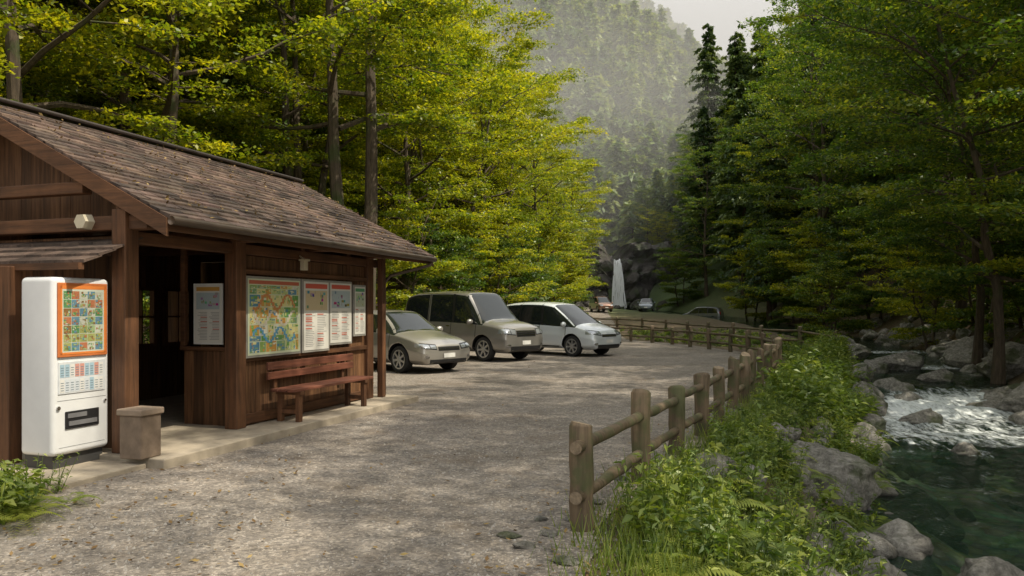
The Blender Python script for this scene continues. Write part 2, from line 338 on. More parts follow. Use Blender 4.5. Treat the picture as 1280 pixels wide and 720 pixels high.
# ---------------------------------------------------------------- trees
def broadleaf(name,H,Rc,seed,nl=22,ns=8,nc=4,lv=60,ls=.14,base=.22,stems=1,lean=0.,trunk=.2,mat=None,flat=.12,rc=.55,sprd=.13):
    r=np.random.default_rng(seed); mb=MB(); leaves=[];lc=[]
    for st in range(stems):
        a0=r.random()*6.28 if stems!=2 else st*3.14+.2; h=H*(1-.1*st); k=9; tt=np.linspace(0,1,k)
        spread=(0 if stems==1 else sprd*H)
        bx=np.cumsum(r.normal(size=k)*.10)+lean*tt**1.3*H*.4+math.cos(a0)*(spread*tt+(.2 if stems>1 else 0)); by=np.cumsum(r.normal(size=k)*.10)+math.sin(a0)*(spread*tt+(.2 if stems>1 else 0))
        bx-=bx[0]-(math.cos(a0)*.2 if stems>1 else 0); by-=by[0]-(math.sin(a0)*.2 if stems>1 else 0)
        P=np.stack([bx,by,tt*h-.3*(tt==0)],-1); rad=trunk*(1-.9*tt)+.015; rad[0]*=1.45
        mb.tube(P,rad,8,0,False)
        n=int(nl/stems)
        for i in range(n):
            t=base+(1-base)*((i+r.random())/n)**.9; t=min(t,.985)
            p0=np.array([np.interp(t,tt,P[:,j]) for j in range(3)])
            az=i*2.4+r.random()*.7; f=1-((t-base)/(1-base)); shape=(.35+.65*math.sin(math.pi*min(1,(.30+.62*f))))
            L=Rc*shape*(.7+.5*r.random()); el=math.radians(8+55*(1-f)**1.3+r.normal()*7)
            d=np.array([math.cos(az)*math.cos(el),math.sin(az)*math.cos(el),math.sin(el)]); q=np.linspace(0,1,6)
            path=p0+d*L*q[:,None]; path[:,2]+=-.12*L*q**2*(1 if f>.3 else .3)+.05*L*np.sin(q*5+az); path[:,:2]+=np.cumsum(r.normal(size=(6,2))*.04*L,axis=0)*.5
            rb=float(np.interp(t,tt,rad))*.5
            mb.tube(path,rb*(1-.85*q)+.006,5,0,False)
            for j in range(ns):
                s=.22+.78*(j+r.random())/ns; c0=np.array([np.interp(s,q,path[:,m]) for m in range(3)])
                sg=1 if j%2 else -1; aa=az+sg*math.radians(35+35*r.random()); Ls=L*.42*(1.15-s*.6)*(.7+.6*r.random()); e2=el*.3+r.normal()*.12
                d2=np.array([math.cos(aa)*math.cos(e2),math.sin(aa)*math.cos(e2),math.sin(e2)]); q2=np.linspace(0,1,4)
                p2=c0+d2*Ls*q2[:,None]; p2[:,2]-=.10*Ls*q2**2
                mb.tube(p2,rb*.3*(1-.8*q2)+.004,4,0,False)
                for c in range(nc):
                    u=.25+.8*(c+r.random())/nc; cp=c0+d2*Ls*u; cp[2]-=.1*Ls*u*u
                    m_=int(lv*(.5+r.random())); R1=rc*(.6+.7*r.random())
                    th=r.random(m_)*6.28; rr=R1*np.sqrt(r.random(m_))
                    Cn=np.stack([cp[0]+np.cos(th)*rr,cp[1]+np.sin(th)*rr,cp[2]+r.normal(size=m_)*flat*R1-.12*rr**2/R1],-1)
                    leaves.append(Cn); g=.2+.6*r.random(); lc.append(np.clip(g+r.normal(size=m_)*.16,0,1))
    C=np.concatenate(leaves); g=np.concatenate(lc); n=len(C)
    mb.quads(leafquads(C,ls*(.7+.6*r.random(n)),.5,r,.55),1,g[:,None]*np.ones((1,3)))
    return mb.obj(name,[M_bark,mat or M_leafY],linkit=False)
def conifer(name,H,R,seed,lv=46,nb=6,nq=46,qs=.38,mat=None,bm_=M_barkd,tr=.3,low=.12,pw=.75):
    r=np.random.default_rng(seed); mb=MB(); tt=np.linspace(0,1,8)
    mb.tube(np.stack([.1*np.sin(tt*4),.1*np.cos(tt*3),tt*H-.5*(tt==0)],-1),tr*(1-.93*tt)+.01,7,0,False)
    Cs=[];Ds=[];Gs=[]
    for i in range(lv):
        t=low+(1-low)*(i+.5*r.random())/lv; z=t*H; rad=R*((1-t)**pw)*(.65+.5*r.random())+.12
        if t<low+.12: rad*=.5+4*(t-low)
        for b in range(nb):
            if r.random()<.14: continue
            az=b*6.283/nb+i*1.1+r.random()*.9; L=rad*(.55+.7*r.random()); zj=z+r.normal()*H*.008
            q=r.random(nq)**.6; dz=.22*L*q-.40*L*q**2
            wd=.36*L*(1-q*.6)*(r.random(nq)-.5)*1.7
            x=math.cos(az)*L*q-math.sin(az)*wd; y=math.sin(az)*L*q+math.cos(az)*wd
            C=np.stack([x,y,zj+dz-abs(wd)*.4+r.normal(size=nq)*.09],-1); Cs.append(C)
            D=np.stack([np.full(nq,math.cos(az)),np.full(nq,math.sin(az)),-.5+.4*r.normal(size=nq)],-1)+r.normal(size=(nq,3))*.5; Ds.append(D)
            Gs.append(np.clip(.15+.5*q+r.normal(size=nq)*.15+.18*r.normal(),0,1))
            if L>1.2:
                qq=np.linspace(0,.85,4); mb.tube(np.stack([math.cos(az)*L*qq,math.sin(az)*L*qq,zj+.22*L*qq-.40*L*qq**2],-1),.035*(1-qq)+.006,3,0,False)
    C=np.concatenate(Cs);D=np.concatenate(Ds);G=np.concatenate(Gs);D/=np.linalg.norm(D,axis=1)[:,None]; n=len(C)
    B=np.cross(D,np.array([0,0,1.])+r.normal(size=(n,3))*.4); B/=np.linalg.norm(B,axis=1)[:,None]; s=(qs*(.6+.8*r.random(n)))[:,None]
    mb.quads(np.stack([C-D*s*.5,C+B*s*.22,C+D*s*.6,C-B*s*.22],1),1,G[:,None]*np.ones((1,3)))
    return mb.obj(name,[bm_,mat or M_leafC],linkit=False)
TY=[broadleaf('broadleaf_mesh_a',16,5.6,11,24,8,4,50,.15,.20,3,0,.17),
    broadleaf('broadleaf_mesh_b',15,5.2,12,24,8,4,50,.15,.16,1,0,.22),
    broadleaf('broadleaf_mesh_c',12,4.8,13,22,8,4,50,.14,.10,2,0,.15)]
TB=broadleaf('twin_mesh',19,6.2,17,26,8,4,50,.15,.36,2,0,.25,sprd=.06)
TG=[broadleaf('green_mesh_a',15,5.8,21,22,8,4,46,.15,.14,1,.0,.2,M_leafG),
    broadleaf('green_mesh_b',12,5.4,22,20,8,4,48,.14,.22,1,.40,.15,M_leafG)]
TO=broadleaf('dapple_tree_mesh',18,5.6,61,15,6,3,34,.15,.52,1,0,.22,M_leafY)  # sparse high crown, shaped to let flecks of sun through
TS=[broadleaf('shrub_mesh_a',4.2,2.6,31,20,7,3,50,.12,.06,2,0,.06,M_leafY,rc=.4),broadleaf('shrub_mesh_b',3.4,2.4,32,20,7,3,50,.12,.06,2,0,.05,M_leafG,rc=.4)]
TC=[conifer('cedar_mesh_a',26,5.0,41,44,6,60,.42,pw=.6),conifer('cedar_mesh_b',22,4.8,42,38,6,60,.42,pw=.55)]
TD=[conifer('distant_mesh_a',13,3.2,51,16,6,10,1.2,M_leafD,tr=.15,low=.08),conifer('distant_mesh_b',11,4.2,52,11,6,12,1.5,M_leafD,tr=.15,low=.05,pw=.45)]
def tree(name,me,x,y,s=1,rz=0,z=None,sz=None):
    o=bpy.data.objects.new(name,me); link(o); o.location=(x,y,(float(terr(x,y))-.05) if z is None else z); o.rotation_euler=(0,0,rz); o.scale=(s,s,sz or s); return o
tree('broadleaf_tree',TB,-4.95,24.2,1.,.2)
for (x,y,k,s,rz) in [(-10.5,15.5,1,.95,1),(-12.5,11.,2,1.1,2),(-9.0,20.5,1,1.0,3.2),(-14.5,19,0,1.05,4),(-13,26,1,1.1,5),(-8.0,29,0,1.15,1.2),
    (-4.6,33,1,.9,2.2),(-17,14,0,1.0,.4),(-3.0,39,2,1.1,0),(-6.2,42,0,1.1,2),(-1.6,46,1,1.0,3),(-16,33,0,1.2,1),(-.6,53,2,1.2,1),(-4.5,54,1,1.15,5),(1.9,62,1,1.0,2),(-3,66,0,1.15,4),(4.6,73,2,1.15,2),
    (-21,24,1,1.1,3),(-11,40,1,1.2,3),(5.4,84,1,.9,4),(-.5,80,0,1.1,1)]:
    tree('broadleaf_tree',TY[k],x,y,s,rz)
for (x,y,k,s,rz) in [(13.2,15.5,0,.95,0),(12.6,10.,1,1.0,3.1),(17.5,21,0,1.0,2),(16.2,25.5,1,1.1,3.2),(21,28,0,1.1,4),(19.5,33,1,1.2,2.8),(22,39,0,1.1,1),(25,35,0,1.1,.6),(24.5,47,1,1.3,3),(12.4,19.4,1,.85,2.9),(13.8,22.6,1,.8,3.4),
    (22,54,0,1.2,2),(24,60,0,1.25,1),(27,68,0,1.2,4),(22.5,88,0,1.0,5),(28,76,0,1.15,3)]:
    tree('maple_tree',TG[k],x,y,s,rz)
for (x,y,k,s,rz) in [(14.8,17.6,2,.9,2.0),(12.6,5.5,1,.9,2.6),(24.8,72,0,.9,1)]: tree('maple_tree',TY[k],x,y,s,rz)
for (x,y,s,rz) in [(9.9,1.2,1,0),(10.2,6.4,.95,2),(3.2,-4.5,1,1)]: tree('dapple_tree',TO,x,y,s,rz)  # unseen trees added out of frame to dapple the sunlight on the gravel
for (x,y,k,s) in [(27.,62,0,1.0),(24.4,80,1,1.05),(28.5,72,0,1.05),(24.,95,1,.95),(31,58,1,1.05),(34,66,0,1.05),(28,52,1,.95),(31,92,0,1.0),(35,80,0,1.05),(33,48,0,1.05),(38,56,0,1.1),(30,42,1,1.05),(41,70,1,1.1),(22.6,67,1,.85)]:
    tree('cedar_tree',TC[k],x,y,s,x*1.3)
for (x,y,k,s,rz) in [(-4.2,27.5,0,1,0),(-2.6,31,1,1.0,1),(-6.8,22.5,0,.9,2),(-1.3,34.6,0,1,3),(-.3,39.5,1,1.1,4),(.8,44,0,1.2,5),(1.6,50,1,1.1,1),(3,57,0,1.2,2),(4.6,66,0,1.2,2),(6,78,1,1.2,0),(-8.8,17.6,1,.8,2),(-9.5,13,0,.7,1),
      (15.8,21.5,1,.8,1),(16.3,24.,1,.8,2),(17.9,29,1,1,3),(12.4,13,1,.6,4),(11.4,9.5,1,.55,5),(19.8,36,0,1.2,0),(16.3,38.5,1,1.0,1),(21,44,1,1.4,2),(21.5,52,0,1.3,1),(22.5,60,1,1.4,2),(17.6,32.,0,.8,0),(22,70,0,1.3,3),(20,90,1,1.3,3)]:
    tree('shrub',TS[k],x,y,s,rz)
def scatter(name,pts,scales,mes):
    for gi,me in enumerate(mes):
        P=pts[gi::len(mes)]; S=scales[gi::len(mes)]
        mb=MB(); Q=[]
        for (x,y,z),s in zip(P,S):
            a=rng.random()*6.28; h=s*.5*math.sqrt(2)
            Q.append([(x+h*math.cos(a+k*math.pi/2),y+h*math.sin(a+k*math.pi/2),z) for k in range(4)])
        mb.quads(np.array(Q),0,(.5,.5,.5)); o=mb.obj(name,[M_floor])
        o.instance_type='FACES'; o.use_instance_faces_scale=True; o.show_instancer_for_render=False; o.show_instancer_for_viewport=False
        c=bpy.data.objects.new('tree_crown',me); link(c); c.parent=o
pts=[];sc=[]
while len(pts)<3600:
    y=106+rng.random()**.8*205; x=y*(-.22+.72*rng.random())
    if abs(x-13.7)<4 and y<116: continue
    pts.append((x,y,float(terr(x,y))-.4)); sc.append(.6+.65*rng.random())
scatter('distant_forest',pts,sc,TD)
pts=[];sc=[]
while len(pts)<180:
    y=36+rng.random()*74; x=float(I(y,T_R))+9+rng.random()**1.2*60
    if x/y>.9: continue
    pts.append((x,y,float(terr(x,y))-.4)); sc.append(.7+.4*rng.random())
scatter('mixed_forest',pts,sc,[TC[0],TG[0],TC[1],TG[0],TC[0]])
pts=[];sc=[]
while len(pts)<150:
    y=14+rng.random()*95; x=float(I(y,T_XL))-6-rng.random()**1.2*42
    if x/y<-1.0: continue
    pts.append((x,y,float(terr(x,y))-.4)); sc.append(.8+.4*rng.random())
scatter('hillside_forest',pts,sc,[TY[1],TG[0],TY[0]])
pts=[];sc=[]
while len(pts)<40:
    y=101+rng.random()*12; x=-6+rng.random()*44
    if abs(x-13.8)<5. : continue
    pts.append((x,y,float(terr(x,y))-.3)); sc.append(.45+.35*rng.random())
scatter('gorge_trees',pts,sc,[TY[2],TG[0]])
# ---------------------------------------------------------------- cliff + waterfall
m,nt,out=newmat('wet_cliff_rock'); v=coords(nt); n1=noisen(nt,v,.6,8,.7); n2=noisen(nt,v,3,8,.75)
c=ramp(nt,[(.3,(.025,.022,.02)),(.5,(.06,.053,.048)),(.7,(.12,.108,.098))],n1).outputs[0]
c=mixc(nt,c,(.05,.07,.025),ramp(nt,[(.5,(0,0,0)),(.62,(.8,.8,.8))],noisen(nt,v,.9)).outputs[0])
princ(nt,out,c,.6,0,bump(nt,n2,1,.2)); M_cliff=m
mb=MB(); V=[];F=[];nxx=110;nz=40
for j in range(nz+1):
    for i in range(nxx+1):
        x=-4+44*i/nxx; z=.6+9.5*j/nz
        d=noise.fractal(Vector((x*.28,z*.35,2)),1,2,5)*2.2+abs(noise.noise(Vector((x*.9,z*.7,5))))*1.2
        notch=3.0*math.exp(-((x-13.7)/1.5)**2)
        V.append((x,99.8-d+notch+2.7*j/nz, z-1.6*math.exp(-((x-13.7)/1.0)**2)*(j/nz)+.5*noise.noise(Vector((x*.5,z,1)))))
for j in range(nz):
    for i in range(nxx): a=j*(nxx+1)+i; F.append((a,a+1,a+nxx+2,a+nxx+1))
mb.add(V,F); mb.obj('rock_cliff',[M_cliff])
m,nt,out=newmat('falling_water'); princ(nt,out,(.84,.87,.89),.6); M_fall=m
mb=MB(); r3=np.random.default_rng(9)
for k in range(34):
    u=(k+.5)/34*2-1; edge=abs(u)>.72; t0=0. if not edge else .35*r3.random(); t=np.linspace(t0,1 if not edge or r3.random()<.5 else .7+.3*r3.random(),20)
    z=7.6-6.1*t+.10*r3.normal(); w=(.018+.030*r3.random())*(1+.5*t); dx=13.7+u*(.50+.48*t**1.2)+.035*np.sin(t*9+k*1.7)
    yv=99.0-1.3*np.sqrt(t)-.35*r3.random()*(1-.3*t)
    V=[];F=[]
    for j in range(20): V+=[(dx[j]-w[j],yv[j],z[j]),(dx[j],yv[j]-w[j]*.7,z[j]),(dx[j]+w[j],yv[j],z[j])]
    for j in range(19): F+=[(j*3,j*3+1,j*3+4,j*3+3),(j*3+1,j*3+2,j*3+5,j*3+4)]
    mb.add(V,F)
mb.obj('waterfall',[M_fall],smooth=True)
mb=MB()
for i in range(46):
    V,F=RK[4+rng.integers(4)]; s=.4+1.0*rng.random(); x=3+26*rng.random(); y=93+4*rng.random()
    if abs(x-13.7)<2.2: s*=.4
    mb.add(rot(V,rng.random()*6,(s,s,s*.8))+np.array([x,y,1.4]),F)
for (x,z,s) in [(11.7,2.6,1.2),(12.,4.6,1.1),(15.8,3.0,1.2),(15.6,5.2,1.1),(15.0,6.9,.8),(12.4,6.8,.8),(12.5,1.9,.6),(15.1,2.0,.6)]:
    V,F=RK[4+rng.integers(4)]; mb.add(rot(V,rng.random()*6,(s,s,s))+np.array([x,98.9,z]),F)
mb.obj('cliff_boulders',[M_cliff])
# ---------------------------------------------------------------- bank plants
def plants(name,pts,hmin=.18,hmax=.55,nl=34,ll=.12,mat=None,seed=3):
    r=np.random.default_rng(seed); mb=MB()
    for (x,y) in pts:
        z=float(terr(x,y)); h=hmin+(hmax-hmin)*r.random()**1.6; tone=.05+.75*r.random(); l2=ll*(.5+.9*r.random()); nar=.12+.16*r.random()
        for st in range(3):
            a=r.random()*6.28; ln=.5*r.random()*h; sx_=x+.07*math.cos(a);sy=y+.07*math.sin(a)
            n=int(nl/3*(.7+.6*r.random())); t=.15+.85*r.random(n)
            th=r.random(n)*6.28; o=l2*.55*(1.2-t*.6)
            C=np.stack([sx_+math.cos(a)*ln*t+np.cos(th)*o,sy+math.sin(a)*ln*t+np.sin(th)*o,z+h*t],-1)
            D=np.stack([np.cos(th),np.sin(th),.45*r.normal(size=n)+.1],-1); D/=np.linalg.norm(D,axis=1)[:,None]
            B=np.cross(D,np.array([0,0,1.])+.4*r.normal(size=(n,3))); B/=np.linalg.norm(B,axis=1)[:,None]
            s=(l2*(.6+.7*r.random(n))*(1.15-.4*t))[:,None]
            up=np.array([0,0,1.])*s*.10
            mb.quads(np.stack([C-D*s*.5,C+B*s*nar+up,C+D*s*.55-up,C-B*s*nar+up],1),0,np.clip(tone+.14*r.normal(size=(n,1))+.25*(t[:,None]-.5),0,1)*np.ones((1,3)))
            mb.tube([(sx_,sy,z-.03),(sx_+math.cos(a)*ln*.5,sy+math.sin(a)*ln*.5,z+h*.5),(sx_+math.cos(a)*ln,sy+math.sin(a)*ln,z+h)],[.004,.003,.002],3,0,False,(.3,.3,.3))
    return mb.obj(name,[mat or M_plant])
def ferns(name,pts,Lf=.5,seed=1):
    r=np.random.default_rng(seed); mb=MB()
    for (x,y) in pts:
        z=float(terr(x,y)); tone=.2+.6*r.random(); L0=Lf*(.6+.7*r.random())
        for f in range(8):
            az=f*.785+r.random()*.5; L=L0*(.7+.5*r.random()); n=20; t=np.repeat(np.linspace(.12,1,n),2); sd=np.tile([1,-1],n)
            up=.75*t-.75*t**2.1; C0=np.stack([x+math.cos(az)*L*t*.85,y+math.sin(az)*L*t*.85,z+.03+L*up*1.1],-1)
            ll=L*.24*np.sin(np.pi*(.12+.86*t))**.8*(1-.3*t)+.006
            D=np.stack([-math.sin(az)*sd+.45*math.cos(az),math.cos(az)*sd+.45*math.sin(az),-.25*np.ones(2*n)],-1); D/=np.linalg.norm(D,axis=1)[:,None]
            A=np.array([math.cos(az),math.sin(az),.1])*(L*.022)
            P=np.stack([C0-A,C0+D*ll[:,None]*.5-A*.7,C0+D*ll[:,None],C0+D*ll[:,None]*.5+A],1)
            mb.quads(P,0,np.clip(tone+.08*r.normal(size=(2*n,1)),0,1)*np.ones((1,3)))
    return mb.obj(name,[M_fern])
pts=[]
for i in range(2150):
    y=3.9+rng.random()**1.25*24; E=float(I(y,T_E));L=float(I(y,T_L)); t=rng.random(); x=E+.12+(L-E-.25)*t
    if fnoise(x,y,1.3)+.35*(1-t)<.04 : continue
    if 8.2<y<10 and x>3.05: continue
    pts.append((x,y))
near=[p for p in pts if p[1]<12]; farp=[p for p in pts if p[1]>=12]
plants('riverbank_plants',near,.08,.52,36,.085,seed=3); plants('riverbank_plants',farp,.15,.8,34,.15,seed=4)
pts=[]
for i in range(150):
    y=4.1+rng.random()**1.2*14; E=float(I(y,T_E));L=float(I(y,T_L)); pts.append((E+.25+(L-E-.3)*rng.random(),y))
ferns('riverbank_ferns',pts,.42,2)
pts=[(float(I(y,T_R))+1.2+rng.random()*6,y) for y in 6+rng.random(420)*34]; plants('undergrowth',pts,.3,.9,34,.2,M_leafG,5)
pts=[(float(I(y,T_XL))-.5-rng.random()*4,y) for y in 12+rng.random(300)*40]; plants('undergrowth',pts,.3,.9,34,.2,M_leafG,6)
pts=[]
for i in range(260):
    y=18+rng.random()*26; lo=float(np.interp(y,[18,22,26,30,33,35,45],[6.9,7.8,7.9,7.3,6.3,5.8,6])); hi=float(I(y,T_E)); pts.append((lo+(hi-lo)*rng.random(),y))
plants('grass_verge',pts,.12,.4,34,.14,None,7)
pts=[(-3.9+rng.normal()*.27-.4*rng.random(),5.55+rng.normal()*.22) for i in range(120)]; plants('leafy_shrub',pts,.12,.36,48,.08,seed=8)
ferns('fern_plant',[(-3.55,5.45),(-3.8,5.7),(-4.0,5.4),(-3.35,5.75),(-4.3,5.8),(-3.7,5.2),(-3.95,5.95),(-3.4,5.25)],.36,5)
mb=MB(); n=16000; y=3.9+rng.random(n)**1.4*22; x=I(y,T_E)+rng.normal(size=n)*.28+.3; h=.05+.18*rng.random(n)**1.3
a=rng.random(n)*6.28; b=rng.random(n)*6.28; z=terr(x,y); w=.005
P=np.stack([np.stack([x-np.cos(a)*w,y-np.sin(a)*w,z],-1),np.stack([x+np.cos(a)*w,y+np.sin(a)*w,z],-1),np.stack([x+np.cos(b)*h*.4+.001,y+np.sin(b)*h*.4,z+h],-1),np.stack([x+np.cos(b)*h*.4-.001,y+np.sin(b)*h*.4,z+h],-1)],1)
mb.quads(P,0,(.2+.7*rng.random((n,1)))*np.ones((1,3))); mb.obj('grass',[M_plant])
# ---------------------------------------------------------------- fences
M_fw=wood('fence_wood',2,(.165,.125,.082),mossy=.75,rough=.8); M_fc=simple('fence_endgrain',(.24,.185,.125),.9,var=.35,scale=30)
def fence(name,P,h=.75,stub=True):
    mb=MB()
    for i,(x,y) in enumerate(P):
        z0=float(terr(x,y))
        lx,ly=rng.normal(size=2)*.015; hh=h*(1+.04*rng.normal()); rr=.08*(1+.07*rng.normal())
        t=np.linspace(0,1,8); pts=np.stack([x+lx*t+.004*rng.normal(size=8),y+ly*t+.004*rng.normal(size=8),z0-.2+(hh+.2)*t],-1); rd=rr*(1+.035*rng.normal(size=8)); rd[-1]=rr*.86; pts[-2,2]=pts[-1,2]-.018
        mb.tube(pts,rd,14,0,True,capmat=1)
    for i in range(len(P)-1):
        (x0,y0),(x1,y1)=P[i],P[i+1]; d=np.array([x1-x0,y1-y0]); l=np.linalg.norm(d); d/=l
        e0=.15 if (i==0 and stub) else -.0; e1=-.0
        for zz in (.59,.27):
            a=np.array([x0,y0])-d*e0; b=np.array([x1,y1])+d*e1; k=rng.normal(size=2)*.012
            za=float(terr(x0,y0))+zz*h/.75+k[0]; zb=float(terr(x1,y1))+zz*h/.75+k[1]; t=np.linspace(0,1,7)
            pts=np.stack([a[0]+(b[0]-a[0])*t,a[1]+(b[1]-a[1])*t,za+(zb-za)*t-.010*np.sin(np.pi*t)+.004*rng.normal(size=7)],-1)
            mb.tube(pts,.043*(1+.05*rng.normal(size=7)),10,0,True,capmat=1)
    o=mb.obj(name,[M_fw,M_fc]); 
    for p in o.data.polygons: p.use_smooth=len(p.vertices)==4
    return o
F1=[(0.48,5.13),(1.10,6.5),(1.68,7.74),(2.21,8.85),(2.72,9.97),(3.15,10.9),(3.62,11.9),(4.1,13.0),(4.6,14.1),(5.15,15.3),(5.7,16.5),(6.2,17.7),(6.7,19.1),(7.1,20.6),(7.35,22.2),(7.4,23.8),(7.3,25.4),(7.0,27),(6.7,28.6),(6.4,30.4),(5.9,32),(5.2,33.2),(4.3,34),(3.3,34.6),(2.3,35)]
fence('wooden_fence',F1); fence('wooden_fence',[(11,26),(10.6,28),(10,30.5),(9.6,33),(9.3,36),(9,39),(8.5,42),(7.7,45),(6.5,47),(5,48),(3.5,49)],.8)
# ---------------------------------------------------------------- building
ROOT=empty('wooden_rest_house',(-3.74,7.32,0),math.atan2(.947,.322))
WB=(.135,.062,.028)
W=[wood('timber_x',0,WB),wood('timber_y',1,WB),wood('timber_z',2,WB)]
M_conc=simple('concrete_slab',(.36,.31,.24),.9,var=.25,scale=5,bumps=.4)
def B(mb,u0,u1,v0,v1,z0,z1,mat=0,col=(.5,.5,.5)): mb.box(u0,u1,-max(v0,v1),-min(v0,v1),z0,z1,mat,col)
mb=MB(); B(mb,-.14,5.2,-4.1,.62,-.1,.10); mb.obj('concrete_platform',[M_conc],parent=ROOT,bevel=.012)
mb=MB(); B(mb,-1.15,-.145,-1.2,.42,-.1,.055); mb.obj('concrete_step',[M_conc],parent=ROOT,bevel=.012)
mb=MB()
for u,v,s in [(.02,0,.085),(1.56,.045,.085),(4.62,0,.09),(4.62,-3.9,.08),(.1,-3.9,.09),(.1,-1.95,.08),(2.9,.0,.05),(4.05,0,.05)]:
    B(mb,u-s,u+s,v-s,v+s,.1,2.44)
B(mb,-.62,-.48,-.85,-.71,.055,1.88); B(mb,-.62,-.48,-2.5,-2.36,.055,1.88)
B(mb,4.80,4.90,.10,.20,.1,2.36)
mb.obj('posts',[W[2]],parent=ROOT,bevel=.01)
mb=MB()
B(mb,-.0,5.0,-.07,.07,2.12,2.24); B(mb,-.02,5.6,-.082,.082,2.39,2.53); B(mb,.1,5.2,-3.97,-3.83,2.2,2.4)
mb.obj('long_beams',[W[0]],parent=ROOT,bevel=.01)
mb=MB()
for u in (.05,1.56,3.1,4.62): B(mb,u-.07,u+.07,-4.2,.30,2.245,2.385)
B(mb,-.06,.06,-3.9,-.09,2.0,2.10); B(mb,-.02,.1,-3.4,-.5,2.62,2.74)
mb.obj('cross_beams',[W[1]],parent=ROOT,bevel=.01)
def planks(mb,axis_,a0,a1,fixed,z0,z1,w=.14,th=.03,ztop=None):
    a0,a1=min(a0,a1),max(a0,a1); a=a0
    while a<a1-1e-4:
        e=min(a+w,a1); g=.30+.45*rng.random(); zt=z1 if ztop is None else ztop((a+e)/2); off=.004*rng.random()
        if axis_=='u': B(mb,a+.002,e-.002,fixed-th+off,fixed+off,z0,zt,0,(g,g,g))
        else: B(mb,fixed+off,fixed+th+off,a+.002,e-.002,z0,zt,0,(g,g,g))
        a=e
m,nt,out=newmat('plank_wall'); s=(24,24,1.4); n1=noisen(nt,coords(nt,s),1,8,.65); at=N(nt,'ShaderNodeAttribute',attribute_name='Col')
c=ramp(nt,[(.3,(.04,.018,.008)),(.5,(.115,.055,.025)),(.75,(.21,.108,.05))],n1).outputs[0]
c=mixc(nt,c,mixc(nt,at.outputs[0],(2,2,2),1.0,'MULTIPLY'),1.0,'MULTIPLY'); princ(nt,out,c,.65,0,bump(nt,n1,.5,.006)); M_plank=m
mb=MB(); planks(mb,'u',1.66,4.54,.03,.1,2.11)
planks(mb,'v',-3.85,-.12,.12,.1,2.2)
def zt(a): return 3.55-abs(a+1.976)*.52-.02
planks(mb,'v',-4.1,.1,.42,2.40,3.5,ztop=zt)
planks(mb,'v',-3.85,-.1,4.60,.1,2.24)
planks(mb,'v',-4.1,.1,4.66,2.4,3.5,ztop=zt)
planks(mb,'v',-.78,-.05,1.66,.1,.98)
planks(mb,'u',.16,4.55,-3.05,.1,.92); planks(mb,'u',.16,4.55,-3.05,1.78,2.5)
for a,b in [(.16,2.2),(2.75,3.0),(3.52,3.74),(4.25,4.55)]: planks(mb,'u',a,b,-3.05,.92,1.78)
mb.obj('plank_walls',[M_plank],parent=ROOT)
mb=MB()
for a,b in [(2.2,2.75),(3.0,3.52),(3.74,4.25)]:
    for (u0,u1,z0,z1) in [(a-.03,a+.03,.9,1.8),(b-.03,b+.03,.9,1.8),(a+.031,b-.031,.9,.95),(a+.031,b-.031,1.75,1.8),((a+b)/2-.012,(a+b)/2+.012,.951,1.749),(a+.031,b-.031,1.34,1.365)]:
        B(mb,u0,u1,-3.09,-3.0,z0,z1)
mb.obj('window_frames',[W[2]],parent=ROOT)
mb=MB(); B(mb,1.67,4.53,.035,.075,.86,.92); B(mb,1.67,4.53,.035,.07,.12,.24); B(mb,1.67,4.53,.035,.075,1.89,1.95)
mb.obj('wall_rails',[W[0]],parent=ROOT,bevel=.005)
mb=MB(); B(mb,1.63,1.71,-.82,-.05,.985,1.03); B(mb,1.64,1.70,-.82,-.76,1.031,2.24); mb.obj('partition_frame',[W[1]],parent=ROOT,bevel=.005)
ze,zr,ve,vr=2.36,3.70,.60,-1.976
mb=MB(); u0,u1=-.06,5.76
for side in (1,-1):
    vo_=vr+side*(ve-vr)
    dz0,dz1=-.075,-.045
    P=[(u0,-vr,zr+dz0),(u1,-vr,zr+dz0),(u1,-vo_,ze+dz0),(u0,-vo_,ze+dz0),(u0,-vr,zr+dz1),(u1,-vr,zr+dz1),(u1,-vo_,ze+dz1),(u0,-vo_,ze+dz1)]
    mb.add(P,[(0,1,2,3),(7,6,5,4),(0,3,7,4),(1,5,6,2),(0,4,5,1),(3,2,6,7)])
mb.obj('roof_deck',[W[1]],parent=ROOT)
mb=MB()
rows=22
for side in (1,-1):
    for r_ in range(rows):
        t0=1-(r_)/rows; t1=1-(r_+1.28)/rows; t1=max(t1,0)
        u=u0-.02-(.12 if r_%2 else 0)
        while u<u1+.02:
            w=.16+.12*rng.random(); a=max(u,u0-.02); b=min(u+w-.005,u1+.02); u+=w
            if b-a<.02: continue
            va,vb=vr+side*(ve+.03-vr)*t0,vr+side*(ve+.03-vr)*t1; za,zb=zr-(zr-ze+.015)*t0,zr-(zr-ze+.015)*t1
            g=.22+.58*rng.random(); lift=.030+.012*rng.random(); jo=.008*rng.random()
            P=[(a,-va,za-.008),(b,-va,za-.008),(b,-vb,zb-.006),(a,-vb,zb-.006),(a,-va,za+lift-jo),(b,-va,za+lift-jo),(b,-vb,zb+.010),(a,-vb,zb+.010)]
            P=np.array(P); P[:,2]-=.02
            mb.add(P,[(0,1,2,3),(7,6,5,4),(0,4,5,1),(1,5,6,2),(2,6,7,3),(3,7,4,0)],0,(g,g*(.92+.1*rng.random()),g*(.9+.15*rng.random())))
m,nt,out=newmat('wood_shingles'); at=N(nt,'ShaderNodeAttribute',attribute_name='Col'); v=coords(nt); n1=noisen(nt,v,18,6,.7); n2=noisen(nt,v,1.2,5)
c=ramp(nt,[(.3,(.045,.034,.03)),(.55,(.09,.067,.056)),(.75,(.15,.115,.095))],n1).outputs[0]
